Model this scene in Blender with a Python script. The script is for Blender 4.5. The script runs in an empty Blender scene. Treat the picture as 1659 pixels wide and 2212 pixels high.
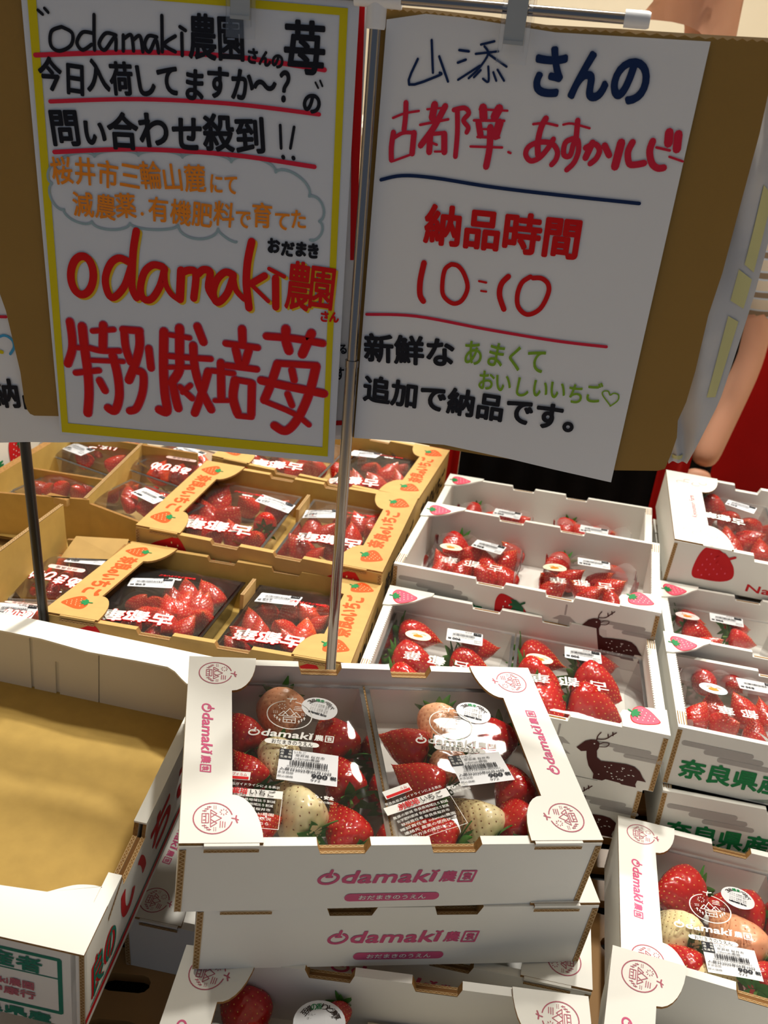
import bpy, math, random
from math import sin, cos, pi, radians, sqrt
from mathutils import Vector, Matrix
random.seed(7)
C = bpy.context.scene.collection
SC = bpy.context.scene
CAMZ = 1.5            # eye height of the photographer
# ---------------------------------------------------------------- camera
FPX, PITCH, ROLL = 1941.97, 0.47607, 0.094335
CX, CY = 829.5, 1106.0
_f = Vector((0, cos(PITCH), -sin(PITCH)))
_r = Vector((1, 0, 0)); _u = _r.cross(_f)
RT = cos(ROLL)*_r + sin(ROLL)*_u
UP = -sin(ROLL)*_r + cos(ROLL)*_u
cam = bpy.data.cameras.new('camera'); co = bpy.data.objects.new('camera', cam); C.objects.link(co)
cam.sensor_fit = 'VERTICAL'; cam.sensor_height = 24.0; cam.lens = 24.0*FPX/2212
cam.clip_start = 0.05; cam.clip_end = 60
co.matrix_world = Matrix(((RT.x, UP.x, -_f.x, 0), (RT.y, UP.y, -_f.y, 0), (RT.z, UP.z, -_f.z, CAMZ), (0, 0, 0, 1)))
cam.dof.use_dof = True; cam.dof.focus_distance = 0.80; cam.dof.aperture_fstop = 8.0
SC.camera = co
# ---------------------------------------------------------------- world, lights, exposure
SC.view_settings.view_transform = 'Standard'; SC.view_settings.look = 'None'
SC.view_settings.gamma = 1.0; SC.view_settings.exposure = 0.0
SC.view_settings.use_curve_mapping = False
SC.cycles.use_denoising = True
SC.cycles.max_bounces = 8; SC.cycles.transparent_max_bounces = 14; SC.cycles.glossy_bounces = 3
SC.cycles.sample_clamp_indirect = 4.0
wd = bpy.data.worlds.new('world'); SC.world = wd; wd.use_nodes = True
wd.node_tree.nodes['Background'].inputs[0].default_value = (0.58, 0.74, 1.0, 1)
wd.node_tree.nodes['Background'].inputs[1].default_value = 0.19
def lamp(name, loc, size, power, col, aim, spread=180):
    l = bpy.data.lights.new(name, 'AREA'); l.shape = 'DISK'; l.size = size; l.energy = power; l.color = col
    l.spread = radians(spread)
    o = bpy.data.objects.new(name, l); C.objects.link(o); o.location = loc
    o.rotation_euler = (Vector(aim)-Vector(loc)).to_track_quat('-Z', 'Y').to_euler()
    o['kind'] = 'structure'
    return o
lamp('ceiling_spot', (0.05, 1.70, 3.98), 0.20, 43, (1.0, 0.945, 0.85), (0.05, 0.8, 0.8), 150)
lamp('ceiling_spot', (0.90, 1.15, 3.98), 0.20, 29, (1.0, 0.945, 0.85), (0.3, 0.8, 0.8), 150)
lamp('ceiling_spot', (-1.35, 1.55, 3.98), 0.20, 14, (1.0, 0.93, 0.80), (-0.3, 0.8, 0.8), 150)
lamp('ceiling_spot', (1.2, 3.9, 3.98), 0.5, 150, (1.0, 0.95, 0.86), (0.9, 3.2, 0.8), 150)

# ---------------------------------------------------------------- materials
def lin(c):
    return tuple(((v/255)/12.92 if v/255 <= .04045 else ((v/255+.055)/1.055)**2.4) for v in c)
MATS = {}
def mat(name, rgb, rough=.6, spec=.4, metal=0, trans=0, emit=None, noise=None, bump=None, alpha=None, coat=0, sss=0, srgb=True):
    if name in MATS: return MATS[name]
    m = bpy.data.materials.new(name); m.use_nodes = True; MATS[name] = m
    nt = m.node_tree; b = nt.nodes['Principled BSDF']
    c = lin(rgb) if srgb else rgb
    b.inputs['Base Color'].default_value = (*c, 1)
    b.inputs['Roughness'].default_value = rough
    b.inputs['Specular IOR Level'].default_value = spec
    b.inputs['Metallic'].default_value = metal
    b.inputs['Transmission Weight'].default_value = trans
    b.inputs['Coat Weight'].default_value = coat
    if sss:
        b.inputs['Subsurface Weight'].default_value = sss; b.inputs['Subsurface Scale'].default_value = .006
        b.inputs['Subsurface Radius'].default_value = (1, .35, .2)
    if emit:
        b.inputs['Emission Color'].default_value = (*c, 1); b.inputs['Emission Strength'].default_value = emit
    tc = nt.nodes.new('ShaderNodeTexCoord')
    if noise:
        sc, amt = noise[0], noise[1]
        n = nt.nodes.new('ShaderNodeTexNoise'); n.inputs['Scale'].default_value = sc; n.inputs['Detail'].default_value = 5
        mp = nt.nodes.new('ShaderNodeMapping'); mp.inputs['Scale'].default_value = noise[2] if len(noise) > 2 else (1, 1, 1)
        nt.links.new(tc.outputs['Object'], mp.inputs[0]); nt.links.new(mp.outputs[0], n.inputs['Vector'])
        r = nt.nodes.new('ShaderNodeMapRange'); r.inputs[1].default_value = .3; r.inputs[2].default_value = .7
        r.inputs[3].default_value = 1-amt; r.inputs[4].default_value = 1+amt
        nt.links.new(n.outputs['Fac'], r.inputs[0])
        v = nt.nodes.new('ShaderNodeVectorMath'); v.operation = 'SCALE'; v.inputs[0].default_value = c
        nt.links.new(r.outputs[0], v.inputs['Scale']); nt.links.new(v.outputs[0], b.inputs['Base Color'])
    if bump:
        n = nt.nodes.new('ShaderNodeTexNoise'); n.inputs['Scale'].default_value = bump[0]; n.inputs['Detail'].default_value = 3
        nt.links.new(tc.outputs['Object'], n.inputs['Vector'])
        bp = nt.nodes.new('ShaderNodeBump'); bp.inputs['Strength'].default_value = bump[1]; bp.inputs['Distance'].default_value = bump[2]
        nt.links.new(n.outputs['Fac'], bp.inputs['Height']); nt.links.new(bp.outputs[0], b.inputs['Normal'])
    if alpha is not None: b.inputs['Alpha'].default_value = alpha
    return m
def filmmat(name, refl, rough, milk, mc=(.9, .9, .9), bs=30, bstr=.5, bd=.004):
    m = bpy.data.materials.new(name); m.use_nodes = True; MATS[name] = m; nt = m.node_tree; nt.nodes.clear()
    o = nt.nodes.new('ShaderNodeOutputMaterial'); t = nt.nodes.new('ShaderNodeBsdfTransparent')
    g = nt.nodes.new('ShaderNodeBsdfGlossy'); g.inputs['Roughness'].default_value = rough
    d = nt.nodes.new('ShaderNodeBsdfTranslucent'); d.inputs['Color'].default_value = (*mc, 1)
    d2 = nt.nodes.new('ShaderNodeBsdfDiffuse'); d2.inputs['Color'].default_value = (*mc, 1)
    md = nt.nodes.new('ShaderNodeMixShader'); nt.links.new(d.outputs[0], md.inputs[1]); nt.links.new(d2.outputs[0], md.inputs[2])
    m1 = nt.nodes.new('ShaderNodeMixShader'); m1.inputs[0].default_value = milk
    nt.links.new(t.outputs[0], m1.inputs[1]); nt.links.new(md.outputs[0], m1.inputs[2])
    lw = nt.nodes.new('ShaderNodeFresnel'); lw.inputs['IOR'].default_value = 1.45
    mu = nt.nodes.new('ShaderNodeMath'); mu.operation = 'MULTIPLY'; mu.inputs[1].default_value = refl; mu.use_clamp = True
    nt.links.new(lw.outputs[0], mu.inputs[0])
    m2 = nt.nodes.new('ShaderNodeMixShader'); nt.links.new(mu.outputs[0], m2.inputs[0])
    nt.links.new(m1.outputs[0], m2.inputs[1]); nt.links.new(g.outputs[0], m2.inputs[2]); nt.links.new(m2.outputs[0], o.inputs[0])
    tc = nt.nodes.new('ShaderNodeTexCoord'); n = nt.nodes.new('ShaderNodeTexNoise'); n.inputs['Scale'].default_value = bs
    n.inputs['Detail'].default_value = 2; n.inputs['Distortion'].default_value = 1.2
    bp = nt.nodes.new('ShaderNodeBump'); bp.inputs['Strength'].default_value = bstr; bp.inputs['Distance'].default_value = bd
    nt.links.new(tc.outputs['Object'], n.inputs['Vector']); nt.links.new(n.outputs['Fac'], bp.inputs['Height'])
    for x in (g, lw): nt.links.new(bp.outputs[0], x.inputs['Normal'])
    return m
WHITE = mat('coated_white_board', (232, 231, 224), .55, .35, noise=(9, .02))
WHITEIN = mat('white_board_inside', (222, 220, 214), .6, .3, noise=(9, .02))
KRAFT = mat('kraft_board', (192, 157, 96), .7, .25, noise=(60, .05, (1, 1, 1)))
KRAFTIN = mat('kraft_board_inside', (188, 156, 84), .7, .25, noise=(50, .06))
KEDGE = mat('kraft_edge', (150, 112, 66), .85, .1, noise=(300, .2))
KWAVE = mat('flute_paper', (196, 166, 122), .8, .1)
KDARK = mat('flute_shadow_paper', (120, 84, 48), .9, .1)
PAPER = mat('white_paper', (226, 228, 232), .55, .35, noise=(5, .015))
FILM = filmmat('clear_film', .20, .03, .02, bs=14, bstr=.10, bd=.003)
FILM2 = filmmat('loose_clear_film', 1.0, .06, .03, bs=16, bstr=.5, bd=.006)
TRAY = filmmat('clear_tray', 1.2, .1, .12, bs=8, bstr=.2)
FRILL = filmmat('milky_frill_plastic', 1.0, .2, .33, bs=20)
CLEARP = filmmat('clear_plastic_clip', 2.0, .08, .05)
BLACKTRAY = mat('black_tray_plastic', (22, 19, 20), .22, .5)
def ink_m(name, rgb, rough=.6): return mat(name, rgb, rough, .2)
PINK = ink_m('pink_ink', (205, 88, 128)); CRIM = ink_m('emblem_ink', (178, 96, 112))
WINK = ink_m('white_ink', (236, 236, 232)); BINK = ink_m('black_ink', (22, 24, 34)); BLUEINK = ink_m('navy_ink', (18, 42, 88))
RINK = ink_m('red_marker', (206, 16, 20)); PKINK = ink_m('pink_marker', (214, 70, 100)); CRINK = ink_m('crimson_marker', (212, 38, 66))
YINK = ink_m('yellow_marker', (212, 196, 18)); ORINK = ink_m('orange_marker', (232, 138, 38)); GREYINK = ink_m('pale_blue_marker', (150, 174, 184))
GRINK = ink_m('green_marker', (128, 168, 48)); YSH = ink_m('mustard_marker', (226, 188, 50)); SKYINK = ink_m('sky_marker', (70, 160, 210))
ORPR = ink_m('orange_print', (214, 84, 34)); GRPR = ink_m('green_print', (28, 128, 72)); DGPR = ink_m('dark_green_print', (34, 92, 60))
REDPR = ink_m('red_print', (196, 26, 32)); BROWNPR = ink_m('brown_print', (74, 34, 32)); DOTPR = ink_m('grey_dot_print', (176, 172, 168))
HILLPR = ink_m('grey_green_print', (150, 160, 150)); TEALPR = ink_m('teal_print', (24, 120, 100)); CREAMPR = ink_m('cream_print', (246, 226, 170))
PKPR = ink_m('pink_berry_print', (226, 92, 116)); DKPR = ink_m('dark_print', (48, 36, 30))

# ---------------------------------------------------------------- mesh helpers
class MB:
    def __init__(s, mp=None):
        s.v = []; s.f = []; s.m = []; s.sm = []; s.mats = []; s.raw = mp; s.cnt = 0
    @property
    def mp(s):  # every print stroke lies a hair above the one before it
        s.cnt = (s.cnt+1) % 60; e = s.cnt*.008; f = s.raw
        return lambda u, v, L: f(u, v, L+e)
    @mp.setter
    def mp(s, f): s.raw = f
    def mi(s, m):
        if m not in s.mats: s.mats.append(m)
        return s.mats.index(m)
    def add(s, vs, fs, m, smooth=False):
        o = len(s.v); s.v.extend(vs); k = [s.mi(x) for x in m] if isinstance(m, list) else [s.mi(m)]*len(fs)
        for f, i in zip(fs, k): s.f.append(tuple(a+o for a in f)); s.m.append(i); s.sm.append(smooth)
    def box(s, x0, x1, y0, y1, z0, z1, m):
        v = [(x, y, z) for z in (z0, z1) for y in (y0, y1) for x in (x0, x1)]
        s.add(v, [(0, 2, 3, 1), (4, 5, 7, 6), (0, 1, 5, 4), (1, 3, 7, 5), (3, 2, 6, 7), (2, 0, 4, 6)], m)
    def prism(s, pts, O, U, V, N, t, mf, mb=None, ms=None, edge=None):
        """polygon (u,v) in frame O,U,V extruded along N by t; edge: {edge index: material}"""
        O, U, V, N = map(Vector, (O, U, V, N)); n = len(pts)
        a = [O+U*p[0]+V*p[1]+N*t for p in pts]; b = [O+U*p[0]+V*p[1] for p in pts]
        mb = mb or mf; ms = ms or mf
        fs = [tuple(range(n)), tuple(range(2*n-1, n-1, -1))]; ml = [mf, mb]
        for i in range(n):
            j = (i+1) % n; fs.append((i, n+i, n+j, j)); ml.append((edge or {}).get(i, ms))
        s.add([tuple(x) for x in a+b], fs, ml)
    def tube(s, pts, r, m, n=12, caps=True, smooth=True):
        rings = []; pts = [Vector(p) for p in pts]
        rr = r if isinstance(r, (list, tuple)) else [r]*len(pts)
        up = None
        for i, p in enumerate(pts):
            d = (pts[min(i+1, len(pts)-1)]-pts[max(i-1, 0)]).normalized()
            if up is None: up = Vector((0, 0, 1)) if abs(d.z) < .9 else Vector((1, 0, 0))
            a = d.cross(up).normalized(); up = a.cross(d).normalized()
            rings.append([tuple(p+rr[i]*(a*cos(2*pi*k/n)+up*sin(2*pi*k/n))) for k in range(n)])
        v = [q for g in rings for q in g]; f = []
        for i in range(len(pts)-1):
            for k in range(n): f.append((i*n+k, i*n+(k+1) % n, (i+1)*n+(k+1) % n, (i+1)*n+k))
        s.add(v, f, m, smooth)
        if caps: s.add(rings[0]+rings[-1], [tuple(range(n-1, -1, -1)), tuple(range(n, 2*n))], m)
    def grid(s, nu, nv, fn, m, smooth=True):
        v = [tuple(fn(i/nu, j/nv)) for j in range(nv+1) for i in range(nu+1)]
        f = [(j*(nu+1)+i, j*(nu+1)+i+1, (j+1)*(nu+1)+i+1, (j+1)*(nu+1)+i) for j in range(nv) for i in range(nu)]
        s.add(v, f, m, smooth)
    def build(s, name, parent=None, loc=None):
        me = bpy.data.meshes.new(name); me.from_pydata(s.v, [], s.f)
        for x in s.mats: me.materials.append(x)
        me.polygons.foreach_set('material_index', s.m); me.polygons.foreach_set('use_smooth', s.sm); me.update()
        o = bpy.data.objects.new(name, me); C.objects.link(o)
        if parent: o.parent = parent
        if loc: o.location = loc
        return o
    # ---- flat print, in the plane coordinates of self.mp(u, v, layer) -> xyz
    def poly(s, pts, m, L=0):
        f = s.mp; s.add([f(u, v, L) for u, v in pts], [tuple(range(len(pts)))], m)
    def rect(s, x0, y0, x1, y1, m, L=0, nu=1):
        for i in range(nu):
            a = x0+(x1-x0)*i/nu; b = x0+(x1-x0)*(i+1)/nu
            s.poly([(a, y0), (b, y0), (b, y1), (a, y1)], m, L)
    def disc(s, x, y, rx, ry, m, L=0, n=20, a0=0):
        s.poly([(x+rx*cos(2*pi*k/n)*cos(a0)-ry*sin(2*pi*k/n)*sin(a0), y+rx*cos(2*pi*k/n)*sin(a0)+ry*sin(2*pi*k/n)*cos(a0)) for k in range(n)], m, L)
    def stroke(s, pts, w, m, L=0, closed=False, sub=0, cap=8):
        if sub: pts = smoothline(pts, sub, closed)
        n = len(pts); rng = range(n if closed else n-1)
        for i in rng:
            a, b = pts[i], pts[(i+1) % n]; dx, dy = b[0]-a[0], b[1]-a[1]; l = sqrt(dx*dx+dy*dy) or 1e-9
            px, py = -dy/l*w/2, dx/l*w/2
            s.poly([(a[0]-px, a[1]-py), (b[0]-px, b[1]-py), (b[0]+px, b[1]+py), (a[0]+px, a[1]+py)], m, L)
        for a in pts: s.disc(a[0], a[1], w/2, w/2, m, L, cap)
    def glyph(s, t, M, m, L=0, bold=0):
        vs, fs = glyph(t)
        offs = [(0, 0)] if not bold else [(bold*cos(k*pi/5), bold*sin(k*pi/5)) for k in range(10)]
        for dx, dy in offs:
            o = []; f = s.mp
            for x, y in vs:
                u, v = M(x, y); o.append(f(u+dx, v+dy, L))
            s.add(o, fs, m)
    def fit(s, t, cx, cy, w, h, m, L=0, ang=0, bold=0, shear=0):
        """string scaled so that its bounding box is w x h, centred at cx,cy, turned by ang"""
        vs, fs = glyph(t); x0 = min(p[0] for p in vs); x1 = max(p[0] for p in vs); y0 = min(p[1] for p in vs); y1 = max(p[1] for p in vs)
        ca, sa = cos(ang), sin(ang); sx = w/(x1-x0); sy = h/(y1-y0)
        def M(x, y):
            a = (x-(x0+x1)/2)*sx; b = (y-(y0+y1)/2)*sy; a += b*shear
            return cx+a*ca-b*sa, cy+a*sa+b*ca
        s.glyph(t, M, m, L, bold)
    def line(s, t, p0, p1, h, m, L=0, bold=0, jit=0, wt=None):
        """hand-set line: one cell per character from baseline point p0 to p1"""
        n = len(t); wt = wt or [1]*n; tot = sum(wt); dx, dy = p1[0]-p0[0], p1[1]-p0[1]; l = sqrt(dx*dx+dy*dy); ux, uy = dx/l, dy/l
        k = 0
        for ch, w in zip(t, wt):
            cw = l*w/tot; bx = p0[0]+ux*k; by = p0[1]+uy*k; k += cw
            if ch == ' ': continue
            a = math.atan2(uy, ux)+random.uniform(-jit, jit)*.12; ca, sa = cos(a), sin(a); jy = random.uniform(-jit, jit)*h*.06
            sh = h*w if w < 1 else h
            def M(x, y, bx=bx, by=by, ca=ca, sa=sa, cw=cw, jy=jy, sh=sh):
                X = x*cw; Y = y*sh+jy
                return bx+X*ca-Y*sa, by+X*sa+Y*ca
            s.glyph(ch, M, m, L, bold)
def smoothline(p, k, closed=False):
    n = len(p); o = []
    g = (lambda i: p[i % n]) if closed else (lambda i: p[max(0, min(n-1, i))])
    for i in range(n if closed else n-1):
        a, b, c, d = g(i-1), g(i), g(i+1), g(i+2)
        for j in range(k):
            t = j/k
            o.append(tuple(.5*((2*b[q])+(-a[q]+c[q])*t+(2*a[q]-5*b[q]+4*c[q]-d[q])*t*t+(-a[q]+3*b[q]-3*c[q]+d[q])*t**3) for q in (0, 1)))
    if not closed: o.append(p[-1])
    return o
_G = {}
def glyph(t):
    if t in _G: return _G[t]
    cu = bpy.data.curves.new('t', 'FONT'); cu.body = t; cu.size = 1; cu.resolution_u = 5 if len(t) == 1 else 2; cu.fill_mode = 'FRONT'
    o = bpy.data.objects.new('t', cu); C.objects.link(o); bpy.context.view_layer.update()
    m = bpy.data.meshes.new_from_object(o.evaluated_get(bpy.context.evaluated_depsgraph_get()))
    vs = [(v.co.x, v.co.y) for v in m.vertices]; fs = [tuple(p.vertices) for p in m.polygons]
    bpy.data.objects.remove(o); bpy.data.curves.remove(cu); bpy.data.meshes.remove(m)
    _G[t] = (vs or [(0, 0), (1, 0), (1, 1)], fs); return _G[t]
def empty(name, loc=(0, 0, 0), rot=None):
    o = bpy.data.objects.new(name, None); C.objects.link(o); o.empty_display_size = .03
    if rot is not None: o.matrix_world = Matrix.Translation(Vector(loc)) @ rot.to_4x4()
    else: o.location = loc
    return o
def tag(o, label=None, cat=None, group=None, kind=None):
    if label: o['label'] = label
    if cat: o['category'] = cat
    if group: o['group'] = group
    if kind: o['kind'] = kind
    return o
# pixel rays of the 1659x2212 photograph, used to find where things stand
def ray(px, py): return _f + RT*((px-CX)/FPX) - UP*((py-CY)/FPX)
EYE = Vector((0, 0, CAMZ))
def at_z(px, py, z): d = ray(px, py); return EYE+d*((z-CAMZ)/d.z)
def at_y(px, py, y): d = ray(px, py); return EYE+d*(y/d.y)
def on_frame(px, py, Mi, zl):
    """point on the local plane z=zl of a frame with matrix Mi (world from local)"""
    inv = Mi.inverted(); o = inv @ EYE; d = inv.to_3x3() @ ray(px, py); k = (zl-o.z)/d.z
    return o+d*k
# ---------------------------------------------------------------- printed motifs
def emblem(k, x, y, r, a, m, L=1, w=.0007, rx=1.0):
    ca, sa = cos(a), sin(a)
    T = lambda u, v: (x+(u*ca-v*sa)*r, y+(u*sa+v*ca)*r)
    ring = [T(rx*sin(t), cos(t)) for t in [radians(14+332*i/30) for i in range(31)]]
    k.stroke(ring, w*1.4, m, L, cap=5)
    k.stroke([T(0.0, .96), T(.05, 1.16), T(.12, 1.3)], w*1.6, m, L, cap=5)
    k.stroke([T(-.16, 1.2), T(.05, 1.16), T(.3, 1.24)], w*1.8, m, L, cap=5)
    for c, b, t, h in ((-.3, -.12, .25, .32), (0, -.12, .36, .56), (.32, -.12, .25, .32)):
        k.stroke([T(c-t, b), T(c, b+h), T(c+t, b), T(c-t, b)], w, m, L, cap=4)
    k.stroke([T(-.3, -.22), T(.3, -.22), T(.3, -.56), T(-.3, -.56), T(-.3, -.22)], w, m, L, cap=4)
    k.stroke([T(-.3, -.36), T(.3, -.36)], w, m, L, cap=4)
    for i in (-.12, .12): k.stroke([T(i, -.36), T(i, -.5)], w, m, L, cap=4)
    for i in range(8):
        t = i*pi/4; k.stroke([T(-.4+.14*cos(t), .55+.14*sin(t)), T(-.4+.2*cos(t), .55+.2*sin(t))], w, m, L, cap=4)
    for i, v in enumerate((.62, .5, .38)): k.stroke([T(.25-.03*i, v), T(.6, v-.02)], w, m, L, cap=4)
    for sx in (-1, 1):
        for i in range(3):
            u = sx*(.48+.13*i); v = -.44+.12*i; k.stroke([T(u, v-.1), T(u, v+.1)], w, m, L, cap=4); k.stroke([T(u-.05, v+.02), T(u+.05, v+.02)], w, m, L, cap=4)
    for sx in (-1, 1):
        for i in range(6): k.disc(*T(sx*(.62+.09*(i % 3)), .05+.1*(i//3)), r*.028, r*.028, m, L, 6)
def farmlogo(k, x, y, w, a, m, L=1, bold=.0005, pill=None, pinkm=None, white=WINK, sx=1.0):
    """round O with a stalk, slanted letters, two characters; w = full width"""
    ca, sa = cos(a), sin(a)
    T = lambda u, v: (x+u*w*ca-v*w*sa, y+u*w*sa+v*w*ca)
    lw = w*.021
    k.stroke([T(-.435+.058*cos(t)+.012*sin(t), -.005+.046*sin(t)) for t in [radians(112+316*i/18) for i in range(19)]], lw, m, L)
    k.stroke([T(-.433, .014), T(-.422, .072)], lw, m, L); k.stroke([T(-.452, .012), T(-.415, .012)], lw*.7, m, L)
    c = T(-.065, .008); k.fit('damak', c[0], c[1], w*.56, w*.112, m, L, a, w*.0045, .2)
    c = T(.235, -.004); k.fit('ı', c[0], c[1], w*.02, w*.075, m, L, a, w*.006, .2)
    k.stroke([T(.222, .056), T(.238, .048)], lw*.8, m, L); k.stroke([T(.262, .058), T(.248, .048)], lw*.8, m, L)
    c = T(.337, .002); k.fit('農', c[0], c[1], w*.105, w*.098, m, L, a, w*.0028, .1)
    q = [(.408, -.05), (.5, -.05), (.512, .05), (.42, .05)]
    k.stroke([T(*p) for p in q]+[T(*q[0])], w*.014, m, L)
    c = T(.461, 0); k.fit('袁', c[0], c[1], w*.062, w*.068, m, L, a, w*.002)
    if pill:
        px, py, pw, ph, ptext = pill
        n = 10; pts = []
        for s_ in (1, -1):
            for i in range(n+1):
                t = -pi/2+pi*i/n; pts.append(T(px+s_*(pw/2-ph/2+ph/2*cos(t)), py+s_*ph/2*sin(t)))
        k.poly(pts, pinkm or m, L)
        c0 = T(px-pw*.36, py-ph*.22); c1 = T(px+pw*.36, py-ph*.22)
        k.line('おだまきのうえん', c0, c1, ph*w*.62, ptext, L+1, w*.0008)
def berry_icon(k, x, y, s, a, body, leaf=GRPR, dot=CREAMPR, L=1, line=None, wide=.8):
    ca, sa = cos(a), sin(a); T = lambda u, v: (x+(u*ca-v*sa)*s, y+(u*sa+v*ca)*s)
    sh = [(0, .5), (.3, .48), (.45*wide/.8, .3), (.4*wide/.8, 0), (.2, -.35), (.02, -.5), (-.2, -.38), (-.4*wide/.8, 0), (-.45*wide/.8, .3), (-.3, .46)]
    sh = smoothline(sh, 4, True)
    if line: k.poly([T(u*1.07, v*1.07) for u, v in sh], line, L); L += 1
    k.poly([T(u, v) for u, v in sh], body, L)
    rnd = random.Random(5)
    for j in range(4):
        for i in range(5-j):
            u = (i-(4-j)/2)*.17; v = .22-j*.17
            k.disc(*T(u, v), s*.018, s*.03, dot, L+1, 6)
    for t in (-70, -35, 5, 40, 75):
        r = radians(t+180); d = (sin(r), cos(r)); n = (d[1], -d[0]); ln = .33
        p = (0, .48)
        k.poly([T(p[0]+n[0]*.05, p[1]+n[1]*.05), T(p[0]+d[0]*ln*.5+n[0]*.08, p[1]+d[1]*ln*.5+n[1]*.08), T(p[0]+d[0]*ln, p[1]+d[1]*ln),
                T(p[0]+d[0]*ln*.5-n[0]*.08, p[1]+d[1]*ln*.5-n[1]*.08), T(p[0]-n[0]*.05, p[1]-n[1]*.05)], leaf, L+2)
    k.stroke([T(0, .45), T(.05, .66)], s*.07, leaf, L+2, cap=5)
DEER = [(0.0796, -0.0369), (0.087, -0.0264), (0.0928, -0.0231), (0.0983, -0.0222), (0.1022, -0.0251), (0.103, -0.0313), (0.1016, -0.0362), (0.1036, -0.0448), (0.1086, -0.0481), (0.1212, -0.0466), (0.1354, -0.0455), (0.1442, -0.0468), (0.1509, -0.0515), (0.1554, -0.0586), (0.1601, -0.0638), (0.1543, -0.0636), (0.1508, -0.064), (0.1499, -0.0695), (0.1516, -0.0735), (0.1357, -0.0735), (0.1335, -0.0721), (0.118, -0.071), (0.1149, -0.0738), (0.1045, -0.0738), (0.104, -0.067), (0.0968, -0.0578), (0.0929, -0.0477), (0.0909, -0.039), (0.0855, -0.0408)]
ANT = [[(0.0987, -0.0225), (0.0987, -0.017), (0.1011, -0.0114)], [(0.0995, -0.0208), (0.1069, -0.0189), (0.1127, -0.0125), (0.1167, -0.0079)], [(0.1098, -0.0166), (0.1086, -0.0118)], [(0.114, -0.0126), (0.1129, -0.0084)], [(0.1026, -0.0269), (0.1065, -0.0237), (0.1121, -0.0234), (0.1103, -0.0284), (0.1035, -0.0302)]]
def cloud(k, x, y, s, L=1):
    for cx, cy, w in ((0, 0, .075), (.018, -.006, .062), (.03, -.0125, .055)):
        n = 8; h = .0062*s
        pts = [(x+cx*s+sg*(w*s/2-h/2+h/2*cos(-pi/2+pi*i/n)), y+cy*s+sg*h/2*sin(-pi/2+pi*i/n)) for sg in (1, -1) for i in range(n+1)]
        k.poly(pts, DOTPR, L)
def deer_print(mp, H, root):
    Z = lambda v: H+v; k = MB(mp)
    cloud(k, -.125, Z(-.0185), 1.0); cloud(k, .128, Z(-.0255), .78)
    k.build('cloud_print', root); k = MB(mp); k.line('奈良県産', (-.158, Z(-.060)), (-.046, Z(-.0585)), .026, GRPR, 2, .0009)
    k.build('lettering', root); k = MB(mp); k.poly([(-.08, 0.002), (-.055, .008), (-.03, .010), (-.005, .007), (.02, .002)], HILLPR, 1); k.build('hill_print', root); k = MB(mp)
    berry_icon(k, -.0145, Z(-.040), .042, -.7, REDPR, DGPR, WINK, 2, None, 1.1)
    k.build('berry_print', root); k = MB(mp)
    k.stroke([(.0575, Z(-.012)), (.0575, Z(-.026))], .0022, DOTPR, 1, cap=5)
    for i, w in enumerate((.030, .036, .042)):
        y = Z(-.034-.013*i)
        k.poly([(.0575-w/2, y-.001), (.0575+w/2, y-.001), (.0575+w*.2, y+.006), (.0575-w*.2, y+.006)], DOTPR, 1)
        k.poly([(.0575-w*.24, y-.001), (.0575-w*.24, y-.007), (.0575+w*.24, y-.007), (.0575+w*.24, y-.001)], DOTPR, 1)
    k.build('pagoda_print', root); k = MB(mp); k.poly([(u, Z(v)) for u, v in DEER], BROWNPR, 3)
    for a in ANT[:4]: k.stroke([(u, Z(v)) for u, v in a], .0012, BROWNPR, 3, sub=4, cap=6)
    k.stroke([(u, Z(v)) for u, v in ANT[4]], .0009, BROWNPR, 3, sub=4, cap=6)
    k.disc(.0972, Z(-.0272), .0009, .0009, WINK, 4, 8)
    rn = random.Random(3)
    for i in range(26):
        u = .109+.037*rn.random(); k.disc(u, Z(-.0500-.019*rn.random()), .00085, .0006, WINK, 4, 7)
    k.build('deer_print', root)
# ---------------------------------------------------------------- corrugated cartons
DIM = {'O': (.33, .2133, .0723), 'H': (.3428, .2426, .070), 'J': (.3405, .2045, .0751), 'K': (.34, .2314, .0686)}
POSE = {
'A': (0.0163, 0.5962, -0.5308, 0.1960, 0.0406, 0.0764), 'B': (0.0296, 0.6021, -0.6079, 0.1732, 0.0152, 0.0670),
'C': (0.0291, 0.3774, -0.6716, -0.0618, 0.0021, -0.0344), 'E': (0.0637, 0.6258, -0.6930, -0.1312, 0.0160, 0.0000),
'H1': (-0.1772, 0.9051, -0.6010, -0.1156, -0.1705, 0.0054), 'H2': (-0.1412, 1.1438, -0.6047, -0.1865, -0.0212, -0.0024),
'H3': (-0.0892, 1.3908, -0.6162, -0.2298, -0.0607, 0.0098), 'J1': (0.2523, 1.2835, -0.6409, -0.2258, -0.0287, -0.0270),
'J3': (0.1701, 0.8763, -0.6234, -0.1560, -0.0492, 0.0114), 'J2': (0.2083, 1.0800, -0.5984, -0.2287, -0.0303, -0.0246),
'J4': (0.1582, 0.8751, -0.7010, -0.1556, -0.0465, 0.0000), 'K3': (0.5201, 0.8350, -0.6260, -0.1702, -0.0719, 0.0079),
'K4': (0.5161, 0.8209, -0.6967, -0.1592, -0.0682, -0.0203), 'K1': (0.6043, 1.2256, -0.5891, -0.1694, 0.0411, 0.0248),
'K2': (0.5580, 1.0095, -0.6516, -0.1687, -0.0585, -0.0034), 'D': (0.4310, 0.6051, -0.7235, -0.1891, -0.0875, 0.0091),
'F': (0.3614, 0.3782, -0.6600, -0.2701, 0.0031, -0.0495), 'L': (-0.4477, 0.6942, -0.6536, -0.0892, 0.0232, 0.0722)}
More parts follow.
